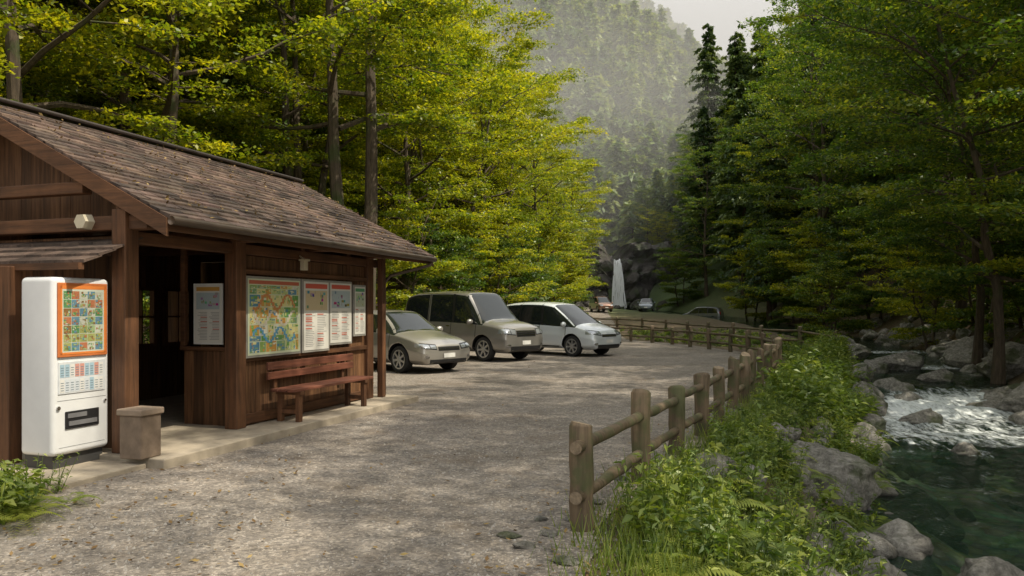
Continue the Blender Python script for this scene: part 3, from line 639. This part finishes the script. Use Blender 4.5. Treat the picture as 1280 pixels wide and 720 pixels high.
c=mixc(nt,c,mixc(nt,at.outputs[0],(2.1,2.05,2),1.0,'MULTIPLY'),1.0,'MULTIPLY'); c=mixc(nt,c,ramp(nt,[(.35,(.7,.7,.68)),(.65,(1.2,1.1,1.02))],n2).outputs[0],1.,'MULTIPLY')
princ(nt,out,c,.75,0,bump(nt,n1,.5,.006)); M_shing=m
mb.obj('roof_shingles',[m],parent=ROOT)
mb=MB(); n=500; uu=u0+(u1-u0)*rng.random(n); tt_=rng.random(n)
mb.quads(leafquads(np.stack([uu,-(vr+(ve-vr)*tt_),zr-(zr-ze)*tt_+.035],-1),.03+.03*rng.random(n),.5,rng,.5),0,rng.random((n,1))*np.ones((1,3))); mb.obj('roof_leaf_litter',[M_dead],parent=ROOT)
mb=MB(); mb.box(u0-.03,u1+.03,-vr-.09,-vr+.09,zr-.0,zr+.05); mb.obj('ridge_cap',[simple('ridge_metal',(.05,.04,.035),.5,.3)],parent=ROOT,bevel=.02)
mb=MB()
def slopebeam(mb,ua,ub,dz0,dz1,side,ext=0,mat=0):
    vo_=vr+side*(ve-vr)*(1+ext); zo=zr-(zr-ze)*(1+ext)
    P=[(ua,-vr,zr+dz0),(ub,-vr,zr+dz0),(ub,-vo_,zo+dz0),(ua,-vo_,zo+dz0),(ua,-vr,zr+dz1),(ub,-vr,zr+dz1),(ub,-vo_,zo+dz1),(ua,-vo_,zo+dz1)]
    mb.add(P,[(0,1,2,3),(7,6,5,4),(0,3,7,4),(1,5,6,2),(0,4,5,1),(3,2,6,7)],mat)
for side in (1,-1):
    slopebeam(mb,u0-.035,u0-.003,-.20,-.03,side); slopebeam(mb,u1+.003,u1+.035,-.18,-.03,side)
    for k in range(12): uu=.2+k*.48; slopebeam(mb,uu,uu+.06,-.165,-.078,side,-.015)
mb.obj('rafters',[W[1]],parent=ROOT)
mb=MB(); B(mb,u0,u1,ve-.03,ve-.005,ze-.15,ze-.05); mb.obj('fascia',[W[0]],parent=ROOT)
M_gut=simple('gutter_metal',(.11,.08,.06),.4,.4)
mb=MB(); mb.tube([(u0-.02,-(ve+.045),ze-.055),(u1+.0,-(ve+.045),ze-.075)],.042,12)
mb.tube([(u1-.12,-(ve+.04),ze-.11),(u1-.12,-(ve+.02),ze-.17),(5.05,-.2,ze-.36),(4.98,-.13,ze-.48),(4.98,-.13,.12)],.026,10)
mb.obj('gutter',[M_gut],smooth=True,parent=ROOT)
mb=MB(); 
for r_ in range(4):
    ua=-.52+r_*.16; a=-2.7
    while a<.08:
        w=.16+.1*rng.random(); b=min(a+w,.08); g=.35+.4*rng.random(); z=1.90+(ua+.52)*.42
        mb.add([(ua,-b+.003,z),(ua+.2,-b+.003,z+.07),(ua+.2,-a-.003,z+.07),(ua,-a-.003,z),(ua,-b+.003,z+.03),(ua+.2,-b+.003,z+.085),(ua+.2,-a-.003,z+.085),(ua,-a-.003,z+.03)],[(0,1,2,3),(7,6,5,4),(0,4,5,1),(1,5,6,2),(2,6,7,3),(3,7,4,0)],0,(g,g,g)); a=b
mb.obj('pent_roof',[M_shing],parent=ROOT)
mb=MB(); B(mb,-.56,-.50,-2.7,.06,1.84,1.90); mb.obj('pent_beam',[W[1]],parent=ROOT)
M_white=simple('painted_white',(.72,.72,.70),.35,var=.04); M_cream=simple('lamp_cream',(.62,.56,.42),.4,var=.05)
mb=MB(); mb.tube([(-.02,.42,2.33),(-.12,.42,2.33)],[.085,.075],6); mb.obj('wall_light',[M_cream],parent=ROOT)
mb=MB(); mb.box(2.75,2.83,-.17,-.10,1.98,2.10); mb.box(2.73,2.85,-.19,-.09,2.10,2.13); mb.tube([(2.79,-.13,2.13),(2.79,-.02,2.2)],.012,6); mb.obj('wall_lantern',[M_cream],parent=ROOT,bevel=.006)
# posters
m,nt,out=newmat('printed_paper'); at=N(nt,'ShaderNodeAttribute',attribute_name='Col'); princ(nt,out,at.outputs[0],.45); M_print=m
def printed(mb,f,a0,a1,b0,b1,style,r):
    def q(x0,x1,y0,y1,l,c): mb.add([f(x0,y0,l),f(x1,y0,l),f(x1,y1,l),f(x0,y1,l)],[(0,1,2,3)],0,c)
    bg={'map':(.62,.68,.5),'text':(.68,.67,.62),'pics':(.55,.6,.5)}[style]
    q(a0,a1,b0,b1,0,bg)
    Wd,Hh=a1-a0,b1-b0
    if style=='map':
        q(a0+.02*Wd,a1-.02*Wd,b1-.07*Hh,b1-.02*Hh,1,(.5,.14,.08))
        pal=[(.14,.34,.09),(.28,.42,.12),(.5,.58,.25),(.10,.26,.40),(.70,.70,.60),(.6,.33,.08),(.22,.38,.2),(.7,.65,.3)]
        ys_=b0+.03*Hh; 
        while ys_<b1-.12*Hh:
            hrow=Hh*(.07+.10*r.random()); hrow=min(hrow,b1-.08*Hh-ys_); x=a0+.03*Wd
            while x<a1-.06*Wd:
                w=Wd*(.07+.14*r.random()); w=min(w,a1-.03*Wd-x); c0=pal[r.integers(8)]
                q(x,x+w*.94,ys_,ys_+hrow*.92,1,c0)
                for k in range(9):
                    u_=x+w*r.random()*.7;v_=ys_+hrow*r.random()*.75; c1=pal[r.integers(8)]
                    q(u_,min(x+w*.94,u_+w*(.06+.3*r.random())),v_,min(ys_+hrow*.92,v_+hrow*(.05+.25*r.random())),2+k*.1,c1)
                x+=w
            ys_+=hrow
        for rr_ in range(3):
            p=None
            for k in range(26):
                n_=(a0+Wd*(.08+.84*k/26),b0+Hh*(.25+.22*rr_+.10*math.sin(k*.5+rr_*2)))
                if p: q(p[0],n_[0]+.004,min(p[1],n_[1]),min(p[1],n_[1])+.012+abs(p[1]-n_[1]),4,[(.12,.35,.55),(.65,.6,.5),(.6,.25,.1)][rr_])
                p=n_
    elif style=='text':
        q(a0+.06*Wd,a1-.06*Wd,b1-.10*Hh,b1-.03*Hh,1,[(.6,.12,.08),(.1,.3,.15),(.55,.3,.06)][r.integers(3)])
        q(a0+.06*Wd,a1-.06*Wd,b1-.42*Hh,b1-.13*Hh,1,[(.45,.5,.38),(.6,.5,.32),(.42,.5,.52)][r.integers(3)])
        for k in range(16):
            x=a0+Wd*(.08+.7*r.random()); y=b1-Hh*(.40-.24*r.random()); q(x,x+.14*Wd*r.random(),y,y+.04*Hh,2+k*.05,(.5*r.random(),.5*r.random(),.4*r.random()))
        for cx in (0,1):
            y=b1-.47*Hh
            while y>b0+.06*Hh:
                xx=a0+Wd*(.07+.46*cx)
                if r.random()<.2: q(xx,xx+.25*Wd,y-.016*Hh,y,1,(.5,.12,.08))
                else: q(xx,xx+Wd*(.25+.14*r.random()),y-.008*Hh,y,1,(.28,.28,.28))
                y-=.026*Hh
    else:
        q(a0,a1,b0,b0+.03*Hh,1,(.7,.22,.05)); q(a0,a1,b1-.05*Hh,b1,1,(.7,.22,.05)); q(a0,a0+.035*Wd,b0,b1,1,(.7,.22,.05)); q(a1-.035*Wd,a1,b0,b1,1,(.7,.22,.05))
        nxx,nyy=5,7
        for i in range(nxx):
            for j in range(nyy):
                x=a0+Wd*(.06+.88*i/nxx);y=b0+Hh*(.05+.88*j/nyy);w=.88*Wd/nxx*.95;h=.88*Hh/nyy*.92
                pal=[(.10,.25,.10),(.32,.34,.12),(.12,.24,.33),(.42,.16,.08),(.5,.52,.44),(.22,.13,.05),(.30,.40,.2)]
                q(x,x+w,y,y+h,1,pal[r.integers(7)])
                for k in range(12):
                    u_=x+w*r.random()*.75;v_=y+h*r.random()*.75; q(u_,u_+w*.28*r.random()+.003,v_,v_+h*.28*r.random()+.003,2+k*.08,pal[r.integers(7)])
r2=np.random.default_rng(5)
def mount(name,u0_,u1_,z0,z1,style,v=.105):
    mb=MB(); B(mb,u0_-.03,u1_+.03,v-.028,v-.004,z0-.03,z1+.03); mb.obj(name+'_frame',[simple('board_frame',(.30,.29,.26),.5)],parent=ROOT,bevel=.004)
    mb=MB(); printed(mb,lambda a,b,l:(a,-(v+.001+.0012*l),b),u0_,u1_,z0,z1,style,r2); mb.obj(name,[M_print],parent=ROOT)
mount('map_board',1.70,2.74,.93,1.84,'map'); mount('notice_board',2.83,3.42,.93,1.84,'text'); mount('notice_board_b',3.46,4.02,1.0,1.84,'text')
mount('notice_board_c',4.12,4.42,1.1,1.8,'text')
mb=MB(); B(mb,1.638,1.652,-.62,-.20,1.06,1.78); mb.obj('partition_board',[M_white],parent=ROOT)
mb=MB(); printed(mb,lambda a,b,l:(1.636-.0012*l,a,b),.22,.60,1.08,1.76,'text',r2); mb.obj('partition_poster',[M_print],parent=ROOT)
# vending machine
VM=empty('vending_machine',ROOT.location); VM.rotation_euler=ROOT.rotation_euler
mb=MB(); B(mb,-.68,-.07,-.50,-.10,.17,1.77); o=mb.obj('cabinet',[simple('machine_white',(.74,.76,.78),.25,var=.03,coat=.3)],parent=VM); b=o.modifiers.new('b','BEVEL'); b.width=.045; b.segments=5
for p in o.data.polygons: p.use_smooth=True
mb=MB(); B(mb,-.64,-.11,-.48,-.15,.055,.17); mb.obj('plinth',[simple('machine_dark',(.05,.05,.05),.5)],parent=VM)
M_blk=simple('black_plastic',(.02,.02,.022),.3); M_seam=simple('seam_grey',(.25,.26,.27),.5)
mb=MB(); B(mb,-.635,-.115,-.1005,-.098,1.03,1.034); B(mb,-.635,-.115,-.1005,-.098,.66,.664); B(mb,-.62,-.13,-.1005,-.098,.24,.244); mb.obj('panel_seams',[M_seam],parent=VM)
mb=MB(); B(mb,-.64,-.11,-.10,-.085,1.05,1.72); mb.obj('display_frame',[simple('display_border',(.55,.17,.05),.4)],parent=VM,bevel=.006)
mb=MB(); printed(mb,lambda a,b,l:(a,.084-.0012*l,b),-.615,-.135,1.075,1.695,'pics',r2); mb.obj('display_pictures',[M_print],parent=VM)
mb=MB(); B(mb,-.63,-.13,-.10,-.092,.72,1.01); mb.obj('selection_panel',[simple('panel_grey',(.62,.65,.68),.3)],parent=VM,bevel=.003)
mb=MB(); 
for i in range(9):
    for j in range(2):
        x=-.615+i*.052; z=.735+j*.135; mb.add([(x,.090,z),(x+.044,.090,z),(x+.044,.090,z+.115),(x,.090,z+.115)],[(0,1,2,3)],0,[(.6,.65,.7),(.6,.3,.25),(.35,.5,.6),(.7,.7,.68)][rng.integers(4)])
        for k in range(4): mb.add([(x+.006,.0885,z+.015+k*.022),(x+.036,.0885,z+.015+k*.022),(x+.036,.0885,z+.022+k*.022),(x+.006,.0885,z+.022+k*.022)],[(0,1,2,3)],0,(.2,.25,.3))
mb.obj('selection_buttons',[M_print],parent=VM)
mb=MB(); B(mb,-.56,-.20,-.10,-.088,.40,.56); mb.obj('dispensing_slot',[M_blk],parent=VM,bevel=.006)
mb=MB(); B(mb,-.53,-.23,-.088,-.08,.43,.47); B(mb,-.54,-.34,-.088,-.082,.50,.54); mb.obj('slot_flap',[simple('flap',(.16,.16,.17),.3)],parent=VM)
mb=MB(); mb.tube([(-.63,.098,.60),(-.63,.085,.60)],.018,12); mb.tube([(-.13,.098,.62),(-.13,.085,.62)],.012,12); mb.obj('lock',[simple('chrome',(.6,.6,.6),.25,1)],parent=VM)
CB=empty('concrete_bin',(-3.47,7.10,.10),math.atan2(.947,.322))
mb=MB(); mb.box(-.125,.125,-.125,.125,0,.40); mb.obj('body',[simple('bin_conc',(.20,.15,.11),.9,var=.25,bumps=.4)],parent=CB,bevel=.012)
mb=MB(); mb.box(-.145,.145,-.145,.145,.40,.46); mb.obj('lid',[simple('bin_lid',(.26,.2,.15),.9,var=.25)],parent=CB,bevel=.012)
BN=empty('wooden_bench',ROOT.location,0); BN.rotation_euler=ROOT.rotation_euler
M_bw=wood('bench_wood',0,(.2,.075,.045))
mb=MB()
for k in range(3): B(mb,2.05,3.98,.16+k*.115,.265+k*.115,.475,.51)
mb.obj('seat',[M_bw],parent=BN,bevel=.006)
mb=MB(); B(mb,2.02,4.0,.125,.155,.62,.71); B(mb,2.02,4.0,.12,.15,.735,.83); mb.obj('backrest',[M_bw],parent=BN,bevel=.006)
mb=MB()
for u in (2.22,3.78):
    B(mb,u-.035,u+.035,.16,.22,.1,.472); B(mb,u-.035,u+.035,.42,.48,.1,.43); B(mb,u-.036,u+.036,.14,.50,.43,.474); B(mb,u-.03,u+.03,.16,.47,.2,.25); B(mb,u-.03,u+.03,.085,.119,.47,.82)
mb.obj('legs',[W[2]],parent=BN,bevel=.006)
# ---------------------------------------------------------------- cars
M_glass,nt,out=newmat('car_glass'); princ(nt,out,(.012,.016,.016),.03,0,spec=.7)
M_tire=simple('tire_rubber',(.018,.018,.018),.8); M_rim=simple('alloy_rim',(.5,.51,.52),.3,.85); M_trim=simple('black_trim',(.015,.015,.016),.4)
M_lamp,nt,out=newmat('headlamp'); princ(nt,out,(.36,.39,.42),.08,.5,coat=1); M_chrome=simple('car_chrome',(.65,.65,.66),.15,1)
M_plate=simple('number_plate',(.7,.7,.67),.4); M_amber=simple('amber',(.55,.2,.04),.3); M_tail=simple('tail_lamp',(.4,.02,.02),.2)
def paintmat(name,col,seams,metal=.5):
    m,nt,out=newmat(name); v=coords(nt); sx=N(nt,'ShaderNodeSeparateXYZ'); nt.links.new(v,sx.inputs[0]); acc=None
    for s in seams:
        d=math_(nt,'ABSOLUTE',math_(nt,'SUBTRACT',sx.outputs[0],s)); l=math_(nt,'LESS_THAN',d,.009)
        acc=l if acc is None else math_(nt,'MAXIMUM',acc,l)
    side=math_(nt,'GREATER_THAN',math_(nt,'ABSOLUTE',sx.outputs[1]),.55); acc=math_(nt,'MULTIPLY',acc,side)
    acc=math_(nt,'MULTIPLY',acc,math_(nt,'GREATER_THAN',sx.outputs[2],.3))
    low_tone=ramp(nt,[(.0,(.55,.5,.45)),(1,(1,1,1))],math_(nt,'MULTIPLY',sx.outputs[2],2.2)).outputs[0]  # body colour gets darker and browner towards the bottom
    c=mixc(nt,col,low_tone,.6,'MULTIPLY'); c=mixc(nt,c,(.01,.01,.01),acc)
    princ(nt,out,c,.28,metal,coat=.8); return m
def build_car(name,loc,rz,stas,segs,paint,wr,axles,det,scale=1.):
    rings=[]
    for (x,zb,w,belt,top,wrf,kd) in stas:
        if kd=='h': h=[(0,zb),(w*.8,zb),(w*.97,zb+.10),(w,zb+(belt-zb)*.62),(w*.955,belt),(w*.84,belt+.55*(top-belt)),(w*.5,top),(0,top+.015)]
        else: h=[(0,zb),(w*.8,zb),(w*.97,zb+.10),(w,zb+(belt-zb)*.62),(w*.96,belt),(wrf,top-.075),(wrf*.78,top),(0,top+.02)]
        rings.append([(x,y,z) for y,z in h]+[(x,-y,z) for y,z in h[6:0:-1]])
    bm=bmesh.new(); cl=bm.edges.layers.float.new('crease_edge'); vl=bm.verts.layers.float.new('crease_vert')
    RV=[[bm.verts.new(p) for p in r] for r in rings]
    for i in range(len(RV)-1):
        for j in range(14):
            k=(j+1)%14; f=bm.faces.new((RV[i][j],RV[i+1][j],RV[i+1][k],RV[i][k]))
            jj=j if j<7 else 13-j
            s=segs[i]; f.material_index=0
            if jj==4 and s in('g','gw'): f.material_index=1
            if jj in(5,6) and s in('w','gw'): f.material_index=1
            if jj==0: f.material_index=2
    bm.faces.new(RV[0]); bm.faces.new(RV[-1][::-1])
    bmesh.ops.recalc_face_normals(bm,faces=bm.faces)
    for i in range(len(RV)-1):
        for j,cv in ((3,.55),(11,.55),(4,.5),(10,.5),(2,.4),(12,.4),(6,.25),(8,.25)):
            e=bm.edges.get((RV[i][j],RV[i+1][j]))
            if e: e[cl]=cv
    for e in bm.edges:
        if len(e.link_faces)==2 and e.link_faces[0].material_index!=e.link_faces[1].material_index:
            e[cl]=.75
            for vv in e.verts:
                if vv.co.z>.7: vv[vl]=max(vv[vl],.4)
    for f in bm.faces: f.smooth=True
    me=bpy.data.meshes.new('b'); bm.to_mesh(me); bm.free()
    mats=[paint,M_glass,M_trim]
    for m_ in mats: me.materials.append(m_)
    o=link(bpy.data.objects.new('b',me)); sm=o.modifiers.new('s','SUBSURF'); sm.levels=3; sm.render_levels=3
    cuts=[]
    for ax in axles:
        for sg in (1,-1):
            bm=bmesh.new(); bmesh.ops.create_cone(bm,cap_ends=True,segments=32,radius1=wr+.055,radius2=wr+.055,depth=.55)
            bmesh.ops.rotate(bm,verts=bm.verts,matrix=Matrix.Rotation(math.pi/2,3,'X')); bmesh.ops.translate(bm,verts=bm.verts,vec=(ax,sg*.85,wr+.01))
            for f in bm.faces: f.material_index=2
            cm=bpy.data.meshes.new('c'); bm.to_mesh(cm); bm.free(); 
            for m_ in mats: cm.materials.append(m_)
            co=link(bpy.data.objects.new('c',cm)); cuts.append(co)
            md=o.modifiers.new('bo','BOOLEAN'); md.object=co; md.operation='DIFFERENCE'; md.solver='EXACT'
    dg=bpy.context.evaluated_depsgraph_get(); dg.update()
    nm=bpy.data.meshes.new_from_object(o.evaluated_get(dg)); bpy.data.objects.remove(o)
    for c in cuts: bpy.data.objects.remove(c)
    root=empty(name,loc,rz); root.scale=(scale,)*3
    body=bpy.data.objects.new('body',nm); link(body); body.parent=root
    bv=BVHTree.FromPolygons([v.co[:] for v in nm.vertices],[tuple(p.vertices) for p in nm.polygons])
    def patch(mb,c4,d,mat,off=.006,n=8):
        d=Vector(d).normalized(); V=[]
        for j in range(n+1):
            for i in range(n+1):
                s,t=i/n,j/n; p=Vector(c4[0])*(1-s)*(1-t)+Vector(c4[1])*s*(1-t)+Vector(c4[2])*s*t+Vector(c4[3])*(1-s)*t
                h=bv.ray_cast(p,d)[0]
                V.append(None if h is None else (h-d*off)[:])
        F=[]
        for j in range(n):
            for i in range(n):
                a=j*(n+1)+i; q=(a,a+1,a+n+2,a+n+1)
                if all(V[k] is not None for k in q): F.append(q)
        V=[v if v is not None else (0,0,.6) for v in V]
        if F: mb.add(V,F,mat)
    mb=MB()
    for (kind,y0,y1,z0,z1,mat,sym,skew) in det:
        for sg in ((1,-1) if sym else (1,)):
            if kind=='f':
                if mat==0:
                    e=.022; patch(mb,[(4,sg*(y0-e),z0-e),(4,sg*(y1+e),z0+skew-e),(4,sg*(y1+e),z1+skew+e),(4,sg*(y0-e),z1+e)],(-1,0,0),1,.004)
                    ym=(y0+y1)/2; patch(mb,[(4,sg*y0,z0),(4,sg*(ym-.012),z0+skew*.5),(4,sg*(ym-.012),z1+skew*.5),(4,sg*y0,z1)],(-1,0,0),0,.012)
                    patch(mb,[(4,sg*(ym+.012),z0+skew*.5),(4,sg*y1,z0+skew),(4,sg*y1,z1+skew),(4,sg*(ym+.012),z1+skew*.5)],(-1,0,0),0,.012)
                else: patch(mb,[(4,sg*y0,z0),(4,sg*y1,z0+skew),(4,sg*y1,z1+skew),(4,sg*y0,z1)],(-1,0,0),mat,.006 if mat==1 else .012)
            if kind=='s': patch(mb,[(y0,sg*3,z0),(y1,sg*3,z0),(y1,sg*3,z1+skew),(y0,sg*3,z1)],(0,-sg,0),mat,.008)
            if kind=='p':
                patch(mb,[(y0,sg*3,z1[0]),(y0+z0,sg*3,z1[0]),(y1+z0,sg*3,z1[1]),(y1,sg*3,z1[1])],(0,-sg,0),mat,.006)
            if kind=='r': patch(mb,[(-4,sg*y0,z0),(-4,sg*y1,z0),(-4,sg*y1,z1),(-4,sg*y0,z1)],(1,0,0),mat)
    mb.obj('lights_and_trim',[M_lamp,M_trim,M_chrome,M_plate,M_amber,M_tail,paint],parent=root,smooth=True)
    for i,ax in enumerate(axles):
        for sg in (1,-1):
            mb=MB(); y1=sg*.80; y0=sg*.60
            th=np.linspace(0,2*np.pi,33)
            prof=[(y0,wr*.55),(y0,wr*.93),(y0+sg*.03,wr),(y1-sg*.03,wr),(y1,wr*.93),(y1,wr*.72),(y1-sg*.02,wr*.70)]
            V=[(ax+r*math.cos(t),y,wr+r*math.sin(t)) for (y,r) in prof for t in th[:-1]]
            F=[(p*32+k,p*32+(k+1)%32,(p+1)*32+(k+1)%32,(p+1)*32+k) for p in range(len(prof)-1) for k in range(32)]
            mb.add(V,F,0)
            mb.tube([(ax,y1-sg*.07,wr),(ax,y1-sg*.065,wr)],wr*.70,24,2)
            mb.tube([(ax,y1-sg*.06,wr),(ax,y1-sg*.005,wr)],wr*.17,12,1)
            V=[(ax+r*math.cos(t),y,wr+r*math.sin(t)) for (y,r) in [(y1-sg*.06,wr*.71),(y1-sg*.005,wr*.72),(y1-sg*.005,wr*.62),(y1-sg*.06,wr*.6)] for t in th[:-1]]
            mb.add(V,[(p*32+k,p*32+(k+1)%32,(p+1)*32+(k+1)%32,(p+1)*32+k) for p in range(3) for k in range(32)],1)
            for k in range(7):
                a=k*math.pi*2/7+.3; Mx=Matrix.Translation((ax,y1-sg*.03,wr))@Matrix.Rotation(a,4,'Y'); mb.box(wr*.12,wr*.64,-.018,.018,-.026,.026,1,M=Mx)
            mb.obj('wheel',[M_tire,M_rim,M_trim],parent=root)
    bx=[stas[i+1] for i in range(len(stas)-1) if stas[i][6]=='c' and stas[i+1][6]=='h'][0]
    for sg in (1,-1):
        bm=bmesh.new(); bmesh.ops.create_uvsphere(bm,u_segments=14,v_segments=8,radius=1)
        mx=bx[0]-.38; bmesh.ops.scale(bm,verts=bm.verts,vec=(.075,.11,.08)); bmesh.ops.translate(bm,verts=bm.verts,vec=(mx,sg*(bx[2]+.075),bx[3]+.09))
        for f in bm.faces: f.smooth=True
        mm=bpy.data.meshes.new('mirror'); bm.to_mesh(mm); bm.free(); mm.materials.append(paint); mo=link(bpy.data.objects.new('mirror',mm)); mo.parent=root
    return root
sed=[(-2.18,.36,.64,.66,.72,0,'h'),(-2.10,.24,.78,.84,.90,0,'h'),(-1.62,.2,.83,.91,.98,0,'h'),(-1.0,.2,.84,.93,1.36,.60,'c'),(-.5,.2,.845,.925,1.415,.615,'c'),(.0,.2,.845,.92,1.425,.62,'c'),(.42,.2,.84,.905,1.385,.60,'c'),(1.18,.2,.83,.86,.93,0,'h'),(1.75,.2,.81,.76,.83,0,'h'),(2.06,.2,.76,.64,.70,0,'h'),(2.17,.26,.66,.54,.585,0,'h')]
segS=['p','p','gw','g','g','g','gw','p','p','p']
dS=[('f',.38,.70,.56,.64,0,1,.035),('f',-.32,.32,.52,.61,1,0,0),('f',-.30,.30,.545,.553,2,0,0),('f',-.30,.30,.575,.583,2,0,0),('f',-.17,.17,.36,.46,3,0,0),('f',-.55,.55,.24,.325,1,0,0),('f',.57,.68,.36,.41,2,1,0),('s',-.2,-.05,.80,.825,2,1,0),('s',-1.1,-.95,.81,.835,2,1,0),('s',-1.2,1.1,.28,.31,1,1,0),('r',.45,.72,.62,.76,5,1,0),('r',-.17,.17,.5,.6,3,0,0),('s',1.86,2.02,.60,.675,0,1,0),
    ('p',.02,-.06,.08,(.93,1.35),1,1,0),('p',1.10,.42,.055,(.90,1.33),6,1,0),('p',-1.35,-.88,.12,(.94,1.31),6,1,0)]
van=[(-2.25,.42,.72,1.0,1.08,0,'h'),(-2.20,.28,.83,1.07,1.55,.68,'c'),(-2.02,.25,.865,1.08,1.86,.69,'c'),(-1.6,.25,.875,1.075,1.945,.70,'c'),(-.7,.25,.875,1.065,1.965,.70,'c'),(.1,.25,.875,1.05,1.955,.70,'c'),(.62,.25,.87,1.03,1.90,.68,'c'),(1.36,.25,.86,1.0,1.14,0,'h'),(1.90,.25,.84,.94,1.07,0,'h'),(2.16,.25,.80,.86,.97,0,'h'),(2.26,.34,.74,.72,.80,0,'h')]
segV=['p','p','g','g','g','g','gw','p','p','p']
dV=[('f',.42,.78,.75,.88,0,1,.03),('f',-.38,.38,.69,.86,1,0,0),('f',-.37,.37,.73,.745,2,0,0),('f',-.37,.37,.78,.795,2,0,0),('f',-.37,.37,.83,.845,2,0,0),('f',-.17,.17,.47,.58,3,0,0),('f',-.6,.6,.31,.43,1,0,0),('f',.60,.74,.42,.48,2,1,0),('s',-.1,.05,.95,.98,2,1,0),('s',-.75,-.6,.95,.98,2,1,0),('s',-1.3,1.2,.34,.38,1,1,0),('s',1.96,2.13,.78,.89,0,1,0),('r',.6,.78,.9,1.2,5,1,0),('r',-.17,.17,.6,.7,3,0,0),
    ('p',.14,.08,.09,(1.06,1.87),1,1,0),('p',-.92,-.95,.10,(1.07,1.88),6,1,0),('p',1.28,.60,.06,(1.03,1.84),6,1,0),('s',-1.7,.4,1.90,1.915,2,1,0)]
mpv=[(-2.16,.40,.68,.88,.95,0,'h'),(-2.12,.26,.80,.96,1.28,.62,'c'),(-1.88,.22,.83,.97,1.54,.64,'c'),(-1.4,.22,.84,.965,1.635,.655,'c'),(-.6,.22,.84,.95,1.665,.66,'c'),(.1,.22,.84,.93,1.645,.655,'c'),(.48,.22,.84,.915,1.58,.63,'c'),(1.48,.22,.83,.88,.98,0,'h'),(1.85,.22,.80,.80,.89,0,'h'),(2.08,.22,.75,.70,.78,0,'h'),(2.17,.30,.68,.58,.64,0,'h')]
dM=[('f',.40,.72,.65,.75,0,1,.05),('f',-.36,.36,.60,.68,1,0,0),('f',-.36,.36,.635,.645,2,0,0),('f',-.17,.17,.42,.52,3,0,0),('f',-.55,.55,.27,.37,1,0,0),('f',.57,.69,.37,.42,2,1,0),('s',-.1,.05,.86,.89,2,1,0),('s',-.75,-.6,.87,.90,2,1,0),('s',-1.2,1.1,.28,.31,1,1,0),('s',1.84,2.02,.68,.78,0,1,0),('r',.58,.74,.8,1.1,5,1,0),('r',-.17,.17,.5,.6,3,0,0),
    ('p',.10,.04,.08,(.94,1.57),1,1,0),('p',-.85,-.88,.08,(.96,1.58),1,1,0),('p',1.38,.46,.055,(.92,1.52),6,1,0)]
P_s=paintmat('paint_silver_grey',(.38,.365,.335),[-.95,.02,1.0]); P_v=paintmat('paint_warmgrey',(.28,.27,.25),[-.9,.1,1.1]); P_m=paintmat('paint_silver_white',(.66,.71,.74),[-.82,.06,1.1],.2)
HD=math.radians(-43)
build_car('parked_sedan',(-3.0,18.7,.006),HD,sed,segS,P_s,.31,(1.33,-1.33),dS)
build_car('parked_minivan',(-1.25,22.45,.006),HD,van,segV,P_v,.34,(1.36,-1.36),dV)
build_car('parked_compact_van',(1.37,24.5,.006),HD,mpv,segV,P_m,.315,(1.33,-1.33),dM)
for (nm_,x,y,rz,col,t) in [('parked_car',9.6,82,-1.4,(.30,.17,.12),1),('parked_car',14.9,84,-1.8,(.20,.24,.28),0),('parked_car',20.,80.,2.6,(.16,.17,.18),1)]:
    z=float(terr(x,y))+.03
    build_car(nm_,(x,y,z),rz,mpv if t else sed,segV if t else segS,paintmat('paint_far',col,[-.8,.1]),.31,(1.33,-1.33),dM if t else dS)
# ---------------------------------------------------------------- mist clinging to the far slope (follows the hillside)
m,nt,out=newmat('valley_mist'); vs_=N(nt,'ShaderNodeVolumeScatter'); vs_.inputs['Color'].default_value=(1,.995,.97,1); vs_.inputs['Density'].default_value=.0075; vs_.inputs['Anisotropy'].default_value=-.1
nt.links.new(vs_.outputs[0],out.inputs['Volume'])
mb=MB(); V=[]
for x in (-150,190):
    V+=[(x,96,-12),(x,345,-12),(x,345,150),(x,300,150),(x,96,28)]
mb.add(V,[(4,3,2,1,0),(5,6,7,8,9),(1,6,5,0),(2,7,6,1),(3,8,7,2),(4,9,8,3),(0,5,9,4)]); mist=mb.obj('valley_mist',[m])
bm=bmesh.new(); bm.from_mesh(mist.data); bmesh.ops.recalc_face_normals(bm,faces=bm.faces); bm.to_mesh(mist.data); bm.free()
# ---------------------------------------------------------------- light, sky, camera
az,el=math.radians(111),math.radians(56)
w=bpy.data.worlds.new('World'); SC.world=w; w.use_nodes=True; nt=w.node_tree
sk=nt.nodes.new('ShaderNodeTexSky'); sk.sky_type='NISHITA'; sk.sun_disc=False; sk.sun_elevation=el; sk.sun_rotation=az; sk.dust_density=4.0
hz=mixc(nt,sk.outputs[0],(10.2,9.9,9.1),.58)
bg=nt.nodes['Background']; nt.links.new(hz,bg.inputs[0]); bg.inputs[1].default_value=.15
sl=bpy.data.lights.new('sun','SUN'); sl.energy=5; sl.angle=math.radians(.55); sl.color=(1,.90,.72)
so=link(bpy.data.objects.new('sun',sl)); sd=Vector((math.cos(el)*math.sin(az),math.cos(el)*math.cos(az),math.sin(el))); so.rotation_euler=sd.to_track_quat('Z','Y').to_euler()
cam=bpy.data.cameras.new('camera'); co=link(bpy.data.objects.new('camera',cam)); co.location=(0,0,1.5); co.rotation_euler=(math.pi/2,0,0)
cam.sensor_width=36; cam.lens=26.72; cam.shift_y=.01875; cam.clip_end=2000; SC.camera=co
SC.view_settings.view_transform='Standard'; SC.view_settings.look='None'; SC.view_settings.exposure=0
